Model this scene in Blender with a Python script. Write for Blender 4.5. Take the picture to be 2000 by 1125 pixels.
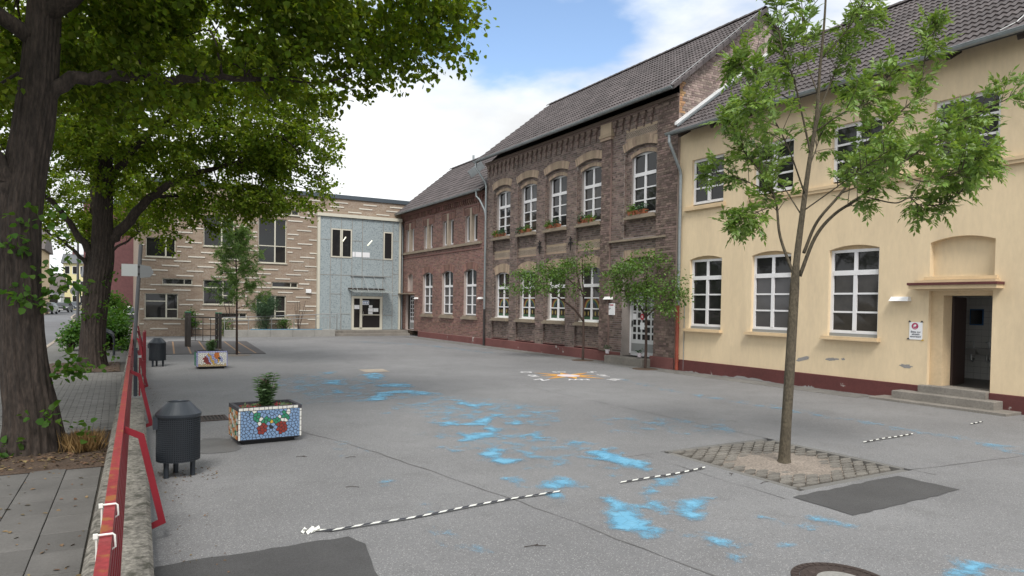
import bpy, math, random
import numpy as np
from mathutils import Vector, Matrix
random.seed(7); rng = np.random.default_rng(7)
for o in list(bpy.data.objects): bpy.data.objects.remove(o)
scene = bpy.context.scene; COL = scene.collection
R = math.radians
# ------------------------------------------------------------------ camera
YAW, PITCH, ROLL, CAMH = R(30.0), R(1.2), math.atan(.0165), 2.0
fw = Vector((math.sin(YAW)*math.cos(PITCH), math.cos(YAW)*math.cos(PITCH), -math.sin(PITCH)))
rt = Vector((math.cos(YAW), -math.sin(YAW), 0)); up = rt.cross(fw)
r2 = rt*math.cos(ROLL)+up*math.sin(ROLL); u2 = up*math.cos(ROLL)-rt*math.sin(ROLL)
cd = bpy.data.cameras.new('camera'); cam = bpy.data.objects.new('camera', cd); COL.objects.link(cam)
cam.matrix_world = Matrix(((r2.x,u2.x,-fw.x,0),(r2.y,u2.y,-fw.y,0),(r2.z,u2.z,-fw.z,CAMH),(0,0,0,1)))
cd.sensor_width = 36; cd.lens = 24.0; cd.shift_y = (595.7+1333*math.tan(PITCH)-562.5)/2000
cd.clip_start = .05; cd.clip_end = 2000
scene.camera = cam
# ------------------------------------------------------------------ world, sun, exposure
SUN_EL, SUN_AZ = R(52), R(205)      # azimuth clockwise from +Y
SUN_STRENGTH, CLOUD, SKY = 2.1, 5.6, .15
w = bpy.data.worlds.new('World'); scene.world = w; w.use_nodes = True
nt = w.node_tree; nt.nodes.clear(); N = nt.nodes.new; Lk = nt.links.new
sky = N('ShaderNodeTexSky'); sky.sky_type = 'NISHITA'; sky.sun_disc = False
sky.sun_elevation = SUN_EL; sky.sun_rotation = SUN_AZ; sky.air_density = 1.0; sky.dust_density = .6
tc = N('ShaderNodeTexCoord'); sep = N('ShaderNodeSeparateXYZ'); Lk(tc.outputs['Generated'], sep.inputs[0])
def wm(op, a, b=None, c=None):
    n = N('ShaderNodeMath'); n.operation = op
    for i, v in enumerate((a, b, c)):
        if v is None: continue
        if isinstance(v, (int, float)): n.inputs[i].default_value = v
        else: Lk(v, n.inputs[i])
    return n.outputs[0]
zz = wm('ADD', wm('MAXIMUM', sep.outputs[2], 0.0), .22)
cmb = N('ShaderNodeCombineXYZ'); Lk(wm('DIVIDE', sep.outputs[0], zz), cmb.inputs[0]); Lk(wm('DIVIDE', sep.outputs[1], zz), cmb.inputs[1])
CLOUD_OFF = (1.35, .25, 2.0)
mp = N('ShaderNodeMapping'); mp.inputs['Location'].default_value = CLOUD_OFF; Lk(cmb.outputs[0], mp.inputs[0])
n1 = N('ShaderNodeTexNoise'); n1.inputs['Scale'].default_value = .95; n1.inputs['Detail'].default_value = 9; n1.inputs['Roughness'].default_value = .56; n1.inputs['Distortion'].default_value = .25
Lk(mp.outputs[0], n1.inputs[0])
r1 = N('ShaderNodeMapRange'); r1.interpolation_type = 'SMOOTHSTEP'; r1.inputs[1].default_value = .26; r1.inputs[2].default_value = .50
vd = N('ShaderNodeVectorMath'); vd.operation = 'DISTANCE'; wp = N('ShaderNodeTexNoise'); wp.inputs['Scale'].default_value = 2.6; wp.inputs['Detail'].default_value = 6; Lk(mp.outputs[0], wp.inputs[0])
ws = N('ShaderNodeVectorMath'); ws.operation = 'MULTIPLY_ADD'; Lk(wp.outputs['Color'], ws.inputs[0]); ws.inputs[1].default_value = (.75,.75,0); ws.inputs[2].default_value = (-.375,-.375,0)
wa = N('ShaderNodeVectorMath'); wa.operation = 'ADD'; Lk(cmb.outputs[0], wa.inputs[0]); Lk(ws.outputs[0], wa.inputs[1])
Lk(wa.outputs[0], vd.inputs[0]); vd.inputs[1].default_value = (.90, 1.36, 0)      # a gap in the cloud cover
gp_ = N('ShaderNodeMapRange'); gp_.interpolation_type = 'SMOOTHSTEP'; gp_.inputs[1].default_value = .0; gp_.inputs[2].default_value = .34; gp_.inputs[3].default_value = .24; gp_.inputs[4].default_value = -.04
Lk(vd.outputs['Value'], gp_.inputs[0]); Lk(wm('SUBTRACT', n1.outputs[0], gp_.outputs[0]), r1.inputs[0])
n2 = N('ShaderNodeTexNoise'); n2.inputs['Scale'].default_value = 1.7; n2.inputs['Detail'].default_value = 6
Lk(mp.outputs[0], n2.inputs[0])
r2n = N('ShaderNodeMapRange'); r2n.inputs[1].default_value = .3; r2n.inputs[2].default_value = .7; r2n.inputs[3].default_value = .72; r2n.inputs[4].default_value = 1.1
Lk(n2.outputs[0], r2n.inputs[0])
cc = N('ShaderNodeVectorMath'); cc.operation = 'SCALE'; cc.inputs[0].default_value = (CLOUD*.965, CLOUD*.985, CLOUD); Lk(r2n.outputs[0], cc.inputs['Scale'])
mx = N('ShaderNodeMix'); mx.data_type = 'RGBA'; Lk(r1.outputs[0], mx.inputs[0]); Lk(sky.outputs[0], mx.inputs[6]); Lk(cc.outputs[0], mx.inputs[7])
bg = N('ShaderNodeBackground'); bg.inputs[1].default_value = SKY; Lk(mx.outputs[2], bg.inputs[0])
wo = N('ShaderNodeOutputWorld'); Lk(bg.outputs[0], wo.inputs[0])
sd = bpy.data.lights.new('sun', 'SUN'); sd.energy = SUN_STRENGTH; sd.angle = R(20); sd.color = (1, .95, .88)
so = bpy.data.objects.new('sun', sd); COL.objects.link(so)
sdir = Vector((math.sin(SUN_AZ)*math.cos(SUN_EL), math.cos(SUN_AZ)*math.cos(SUN_EL), math.sin(SUN_EL)))
so.rotation_euler = sdir.to_track_quat('Z', 'Y').to_euler(); so.location = (0, -20, 40)
scene.view_settings.view_transform = 'Standard'; scene.view_settings.look = 'None'
scene.view_settings.gamma = 1; scene.view_settings.exposure = .62
scene.render.engine = 'CYCLES'
# ------------------------------------------------------------------ materials
MATS = {}
def M(name, col, rough=.8, var=0., big=(0, 0), fine=(0, 0), bump=(0, 0), metal=0., spec=.5, hue=0., trans=0., tint=None, vstretch=1., islands=True, coat=0.):
    """procedural material: var = value change per piece, big/fine = (scale, amount) of stains and grain, bump = (scale, strength)"""
    if name in MATS: return MATS[name]
    m = bpy.data.materials.new(name); m.use_nodes = True; t = m.node_tree; nd = t.nodes; lk = t.links
    b = nd['Principled BSDF']; b.inputs['Roughness'].default_value = rough; b.inputs['Metallic'].default_value = metal
    b.inputs['Specular IOR Level'].default_value = spec
    if coat: b.inputs['Coat Weight'].default_value = coat; b.inputs['Coat Roughness'].default_value = .05
    geo = nd.new('ShaderNodeNewGeometry')
    rgb = nd.new('ShaderNodeRGB'); rgb.outputs[0].default_value = (*col, 1); cur = rgb.outputs[0]
    mpn = nd.new('ShaderNodeMapping'); mpn.inputs['Scale'].default_value = (1, 1, vstretch); lk.new(geo.outputs['Position'], mpn.inputs[0])
    def val(src, lo, hi):
        r = nd.new('ShaderNodeMapRange'); r.inputs[3].default_value = lo; r.inputs[4].default_value = hi
        lk.new(src, r.inputs[0]); return r
    def hsv(cur, v=None, h=None):
        x = nd.new('ShaderNodeHueSaturation'); lk.new(cur, x.inputs['Color'])
        if v is not None: lk.new(v, x.inputs['Value'])
        if h is not None: lk.new(h, x.inputs['Hue'])
        return x.outputs[0]
    if var or hue:
        rnd = geo.outputs['Random Per Island'] if islands else nd.new('ShaderNodeObjectInfo').outputs['Random']
        wn = nd.new('ShaderNodeTexWhiteNoise'); wn.noise_dimensions = '1D'; lk.new(rnd, wn.inputs['W'])
        cur = hsv(cur, val(rnd, 1-var, 1+var).outputs[0], val(wn.outputs[0], .5-hue, .5+hue).outputs[0] if hue else None)
    for k, (sc, am) in enumerate((big, fine)):
        if am:
            n = nd.new('ShaderNodeTexNoise'); n.inputs['Scale'].default_value = sc; n.inputs['Detail'].default_value = 6 if k == 0 else 3
            n.inputs['Roughness'].default_value = .62; lk.new(mpn.outputs[0], n.inputs[0])
            r = val(n.outputs[0], 1-am, 1+am); r.inputs[1].default_value = .25; r.inputs[2].default_value = .75
            cur = hsv(cur, r.outputs[0])
    if tint:                                  # (colour, scale, threshold, softness): patches of another colour
        tcn, tsc, th, sf = tint
        n = nd.new('ShaderNodeTexNoise'); n.inputs['Scale'].default_value = tsc; n.inputs['Detail'].default_value = 8; n.inputs['Roughness'].default_value = .6
        lk.new(mpn.outputs[0], n.inputs[0])
        r = val(n.outputs[0], 0, 1); r.inputs[1].default_value = th; r.inputs[2].default_value = th+sf
        x = nd.new('ShaderNodeMix'); x.data_type = 'RGBA'; lk.new(r.outputs[0], x.inputs[0]); lk.new(cur, x.inputs[6]); x.inputs[7].default_value = (*tcn, 1); cur = x.outputs[2]
    lk.new(cur, b.inputs['Base Color'])
    if bump[1]:
        n = nd.new('ShaderNodeTexNoise'); n.inputs['Scale'].default_value = bump[0]; n.inputs['Detail'].default_value = 4; lk.new(mpn.outputs[0], n.inputs[0])
        bp = nd.new('ShaderNodeBump'); bp.inputs['Strength'].default_value = bump[1]; bp.inputs['Distance'].default_value = .02
        lk.new(n.outputs[0], bp.inputs['Height']); lk.new(bp.outputs[0], b.inputs['Normal'])
    if trans:
        tr = nd.new('ShaderNodeBsdfTranslucent'); hs = nd.new('ShaderNodeHueSaturation'); hs.inputs['Value'].default_value = 1.9; hs.inputs['Hue'].default_value = .485; hs.inputs['Saturation'].default_value = 1.12
        lk.new(cur, hs.inputs['Color']); lk.new(hs.outputs[0], tr.inputs[0])
        ms = nd.new('ShaderNodeMixShader'); ms.inputs[0].default_value = trans; lk.new(b.outputs[0], ms.inputs[1]); lk.new(tr.outputs[0], ms.inputs[2])
        lk.new(ms.outputs[0], nd['Material Output'].inputs[0])
    MATS[name] = m; return m
# ------------------------------------------------------------------ mesh helpers
class MB:
    def __init__(s): s.V = []; s.F = []
    def add(s, vs, fs):
        k = len(s.V); s.V += [tuple(v) for v in vs]; s.F += [tuple(i+k for i in f) for f in fs]; return s
    def quad(s, *p): return s.add(p, [tuple(range(len(p)))])
    def box(s, x0, x1, y0, y1, z0, z1):
        return s.add([(x0,y0,z0),(x1,y0,z0),(x1,y1,z0),(x0,y1,z0),(x0,y0,z1),(x1,y0,z1),(x1,y1,z1),(x0,y1,z1)],
                     [(0,3,2,1),(4,5,6,7),(0,1,5,4),(1,2,6,5),(2,3,7,6),(3,0,4,7)])
    def bbox(s, x0, x1, y0, y1, z0, z1, b):      # box with its upper edges bevelled
        return s.add([(x0,y0,z0),(x1,y0,z0),(x1,y1,z0),(x0,y1,z0),(x0,y0,z1-b),(x1,y0,z1-b),(x1,y1,z1-b),(x0,y1,z1-b),(x0+b,y0+b,z1),(x1-b,y0+b,z1),(x1-b,y1-b,z1),(x0+b,y1-b,z1)],
                     [(0,3,2,1),(8,9,10,11),(0,1,5,4),(1,2,6,5),(2,3,7,6),(3,0,4,7),(4,5,9,8),(5,6,10,9),(6,7,11,10),(7,4,8,11)])
    def prism(s, poly, vec):
        n = len(poly); v = Vector(vec)
        return s.add([tuple(p) for p in poly]+[tuple(Vector(p)+v) for p in poly],
                     [tuple(range(n))[::-1], tuple(range(n, 2*n))]+[(i, (i+1) % n, n+(i+1) % n, n+i) for i in range(n)])
    def bar(s, a, b, wd, th, side=(0,0,1)):      # rectangular bar a->b
        a = Vector(a); b = Vector(b); d = (b-a).normalized(); sd_ = Vector(side); u = d.cross(sd_)
        if u.length < 1e-4: u = d.cross(Vector((1,0,0)))
        u.normalize(); v = u.cross(d)
        p = [a+u*i*wd/2+v*j*th/2 for i, j in ((-1,-1),(1,-1),(1,1),(-1,1))]
        return s.prism(p, b-a)
    def tube(s, pts, rad, n=8, cap=True, wob=None):
        pts = [Vector(p) for p in pts]; m = len(pts)
        if not hasattr(rad, '__len__'): rad = [rad]*m
        T = [(pts[min(i+1, m-1)]-pts[max(i-1, 0)]).normalized() for i in range(m)]
        u = T[0].orthogonal().normalized(); vs = []
        if abs(T[0].z) > .8: u = (Vector((1,0,0))-T[0]*T[0].x).normalized()
        for i in range(m):
            u = (u-T[i]*u.dot(T[i])).normalized(); v = T[i].cross(u)
            for k in range(n):
                a = 2*math.pi*k/n; rr = rad[i]*(wob(a, pts[i]) if wob else 1)
                vs.append(pts[i]+u*math.cos(a)*rr+v*math.sin(a)*rr)
        fs = [(i*n+k, i*n+(k+1) % n, (i+1)*n+(k+1) % n, (i+1)*n+k) for i in range(m-1) for k in range(n)]
        if cap: fs += [tuple(range(n))[::-1], tuple((m-1)*n+k for k in range(n))]
        return s.add(vs, fs)
    def lathe(s, prof, c=(0,0,0), n=24, cap=True):
        vs = [(c[0]+r*math.cos(2*math.pi*k/n), c[1]+r*math.sin(2*math.pi*k/n), c[2]+z) for r, z in prof for k in range(n)]
        m = len(prof); fs = [(i*n+k, i*n+(k+1) % n, (i+1)*n+(k+1) % n, (i+1)*n+k) for i in range(m-1) for k in range(n)]
        if cap: fs += [tuple(range(n))[::-1], tuple((m-1)*n+k for k in range(n))]
        return s.add(vs, fs)
ORG = {}
def org(o): return ORG.get(o.name, Vector((0,0,0))) if o else Vector((0,0,0))
def mesh_of(name, mb, mat, smooth=False):
    me = bpy.data.meshes.new(name); me.from_pydata(mb.V, [], mb.F)
    if mat: me.materials.append(mat)
    if smooth: me.shade_smooth()
    return me
def link(name, data, parent=None):
    o = bpy.data.objects.new(name, data); COL.objects.link(o)
    if parent: o.parent = parent; ORG[o.name] = org(parent).copy()
    return o
def mk(name, mb, mat, parent=None, kind=None, smooth=False, label=None):
    """mesh object; vertices are given in world space and stored relative to the thing's base"""
    L = org(parent)
    if L.length: mb.V = [(x-L.x, y-L.y, z-L.z) for x, y, z in mb.V]
    o = link(name, mesh_of(name, mb, mat, smooth), parent)
    if kind: o['kind'] = kind
    if label: o['label'] = label
    return o
def place(name, me, loc, parent=None, rz=0., scale=None):
    o = link(name, me, parent); o.location = Vector(loc)-org(parent); o.rotation_euler = (0,0,rz)
    if scale: o.scale = scale
    return o
def thing(name, label, cat, loc=(0,0,0), group=None):
    o = bpy.data.objects.new(name, None); COL.objects.link(o); o.location = loc; o.empty_display_size = .2
    o['label'] = label; o['category'] = cat
    if group: o['group'] = group
    ORG[o.name] = Vector(loc); return o
def tag(o, label, cat, group=None):
    o['label'] = label; o['category'] = cat
    if group: o['group'] = group
    return o
def dup(root, loc, rz, label, group=None):
    def cp(o, par):
        c = o.copy(); COL.objects.link(c); c.parent = par
        for ch in o.children: cp(ch, c)
        return c
    r = cp(root, None); r.location = loc; r.rotation_euler = (0,0,rz); r['label'] = label; ORG[r.name] = Vector(loc)
    if group: r['group'] = group
    return r
def text_mesh(txt, size, bold=0):
    cu = bpy.data.curves.new('t', 'FONT'); cu.body = txt; cu.size = size; cu.align_x = 'CENTER'; cu.align_y = 'CENTER'; cu.offset = bold; cu.resolution_u = 2
    o = bpy.data.objects.new('t', cu); COL.objects.link(o)
    me = bpy.data.meshes.new_from_object(o.evaluated_get(bpy.context.evaluated_depsgraph_get()))
    bpy.data.objects.remove(o); bpy.data.curves.remove(cu)
    return [tuple(v.co) for v in me.vertices], [tuple(p.vertices) for p in me.polygons]
class Pl:
    """a facade plane: u along it, z up, d into the building"""
    def __init__(s, axis, c): s.a = axis; s.c = c
    def p(s, u, z, d=0.): return (s.c+d, u, z) if s.a == 'x' else (u, s.c+d, z)
    def box(s, mb, u0, u1, z0, z1, d0, d1):
        if s.a == 'x': mb.box(s.c+d0, s.c+d1, u0, u1, z0, z1)
        else: mb.box(u0, u1, s.c+d0, s.c+d1, z0, z1)
class Op:
    def __init__(s, u0, u1, z0, z1, rise=0.): s.u0, s.u1, s.z0, s.z1, s.rise = u0, u1, z0, z1, rise
    def top(s, u): return s.z1+s.rise*(1-((u-(s.u0+s.u1)/2)/((s.u1-s.u0)/2))**2)
    def us(s):
        n = 10 if s.rise else 1
        return [s.u0+(s.u1-s.u0)*i/n for i in range(n+1)]
def wall(mb, pl, u0, u1, z0, z1, ops, d=0., reveal=.15):
    cut = sorted({u0, u1, *[u for o in ops for u in o.us() if u0 <= u <= u1]})
    for a, b in zip(cut, cut[1:]):
        if b-a < 1e-6: continue
        mid = (a+b)/2; here = sorted([o for o in ops if o.u0 < mid < o.u1], key=lambda o: o.z0); lo = (z0, z0)
        for o in here:
            if o.z0 > lo[0]+1e-6: mb.quad(pl.p(a, lo[0], d), pl.p(b, lo[1], d), pl.p(b, o.z0, d), pl.p(a, o.z0, d))
            lo = (o.top(a), o.top(b))
        mb.quad(pl.p(a, lo[0], d), pl.p(b, lo[1], d), pl.p(b, z1, d), pl.p(a, z1, d))
    if reveal:
        for o in ops:
            e = d+reveal; us = o.us()
            mb.quad(pl.p(o.u0,o.z0,d), pl.p(o.u1,o.z0,d), pl.p(o.u1,o.z0,e), pl.p(o.u0,o.z0,e))
            for u in (o.u0, o.u1): mb.quad(pl.p(u,o.z0,d), pl.p(u,o.z1,d), pl.p(u,o.z1,e), pl.p(u,o.z0,e))
            for a, b in zip(us, us[1:]): mb.quad(pl.p(a,o.top(a),d), pl.p(b,o.top(b),d), pl.p(b,o.top(b),e), pl.p(a,o.top(a),e))
def brick_list(u0, u1, z0, z1, ops, bl=.24, bh=.065, j=.012, seed=1):
    rr = random.Random(seed); out = []; z = z0; row = 0
    while z < z1-.02:
        zt = min(z+bh, z1); zm = (z+zt)/2; free = [(u0, u1)]
        for o in ops:
            if o.z0 < zt and zm < o.z1+o.rise:
                if zm > o.z1: hw = (o.u1-o.u0)/2*math.sqrt(max(0, 1-(zm-o.z1)/o.rise))+.02; c = (o.u0+o.u1)/2; a, b = c-hw, c+hw
                else: a, b = o.u0, o.u1
                free = [q for f in free for q in ((f[0], min(f[1], a)), (max(f[0], b), f[1])) if q[1]-q[0] > .03]
        ln = bl if row % 2 == 0 else (bl-j)/2
        for f in free:
            u = math.floor((f[0]-u0)/(ln+j))*(ln+j)+u0-(ln+j if row % 4 > 1 else 0)*.5
            while u < f[1]:
                a = max(u, f[0]); b = min(u+ln, f[1])
                if b-a > .025: out.append((a, b, z+rr.uniform(-.0015,.0015), zt, rr.uniform(.004, .012)))
                u += ln+j
        z += bh+j; row += 1
    return out
def brick_mesh(mb, pl, lst, d=0.):
    for a, b, z, zt, pr in lst:
        e = d-pr
        mb.add([pl.p(a,z,d+.004), pl.p(b,z,d+.004), pl.p(b,zt,d+.004), pl.p(a,zt,d+.004), pl.p(a+.003,z+.003,e), pl.p(b-.003,z+.003,e), pl.p(b-.003,zt-.003,e), pl.p(a+.003,zt-.003,e)],
               [(4,5,6,7),(0,1,5,4),(1,2,6,5),(2,3,7,6),(3,0,4,7)])
def voussoirs(mb, pl, o, h, n, d=0., proud=.012, ext=.12):
    """radial arch bricks above an opening"""
    hw = (o.u1-o.u0)/2; c = (o.u0+o.u1)/2; rise = max(o.rise, .02); Rr = (hw*hw+rise*rise)/(2*rise); zc = o.z1+rise-Rr; am = math.asin((hw+ext*.35)/Rr)
    for i in range(n):
        a0 = -am+2*am*(i+.07)/n; a1 = -am+2*am*(i+.93)/n
        q = [(c+math.sin(a)*r, zc+math.cos(a)*r) for a, r in ((a0,Rr),(a1,Rr),(a1,Rr+h),(a0,Rr+h))]
        mb.prism([pl.p(u, z, d+.03) for u, z in q], Vector(pl.p(0,0,-proud))-Vector(pl.p(0,0,.03)))
GLASS = None
def window(pl, parent, u0, u1, z0, z1, d, cols=2, rows=3, transom=None, tcols=2, fw_=.07, mid=.09, bar=.04, frame='white', kind='window', xs=None, label=None, glass='glass'):
    """frame with mullion, transom and glazing bars; every pane its own object"""
    mb = MB(); P = pl; f0, f1 = d, d+.07
    P.box(mb, u0, u0+fw_, z0, z1, f0, f1); P.box(mb, u1-fw_, u1, z0, z1, f0, f1)
    P.box(mb, u0+fw_, u1-fw_, z0, z0+fw_, f0, f1); P.box(mb, u0+fw_, u1-fw_, z1-fw_, z1, f0, f1)
    lo = z0+fw_; hi = z1-fw_; panes = []
    if transom:
        P.box(mb, u0+fw_, u1-fw_, transom-.06, transom+.06, f0-.015, f1)
        tw = (u1-u0-2*fw_)
        for k in range(tcols):
            a = u0+fw_+tw*k/tcols; b = u0+fw_+tw*(k+1)/tcols
            if k: P.box(mb, a-mid/2, a+mid/2, transom+.06, hi, f0+.004, f1)
            panes.append((a+(mid/2 if k else 0), b-(mid/2 if k < tcols-1 else 0), transom+.06, hi))
        hi = transom-.06
    xs = xs or [i/cols for i in range(cols+1)]; wd = u1-u0-2*fw_
    for k in range(len(xs)-1):
        a = u0+fw_+wd*xs[k]; b = u0+fw_+wd*xs[k+1]
        if k: P.box(mb, a-mid/2, a+mid/2, lo, hi, f0-.01, f1)
        a += mid/2 if k else 0; b -= mid/2 if k < len(xs)-2 else 0
        rs = rows[k] if isinstance(rows, (list, tuple)) else rows
        rs = [i/rs for i in range(rs+1)] if isinstance(rs, int) else rs
        for i in range(len(rs)-1):
            c0 = lo+(hi-lo)*rs[i]; c1 = lo+(hi-lo)*rs[i+1]
            if i: P.box(mb, a, b, c0-bar/2, c0+bar/2, f0+.006, f1)
            panes.append((a, b, c0+(bar/2 if i else 0), c1-(bar/2 if i < len(rs)-2 else 0)))
    wo_ = mk(kind, mb, M_[frame], parent, label=label)
    for a, b, c0, c1 in panes:
        t1, t2 = random.uniform(-.004,.004), random.uniform(-.004,.004); g = MB()
        g.quad(P.p(a,c0,f0+.035+t1), P.p(b,c0,f0+.035-t1+t2), P.p(b,c1,f0+.035-t1), P.p(a,c1,f0+.035+t1-t2*0))
        mk('pane', g, M_[glass if c1 < (transom or 99) else 'glass'], wo_)
    return wo_
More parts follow.
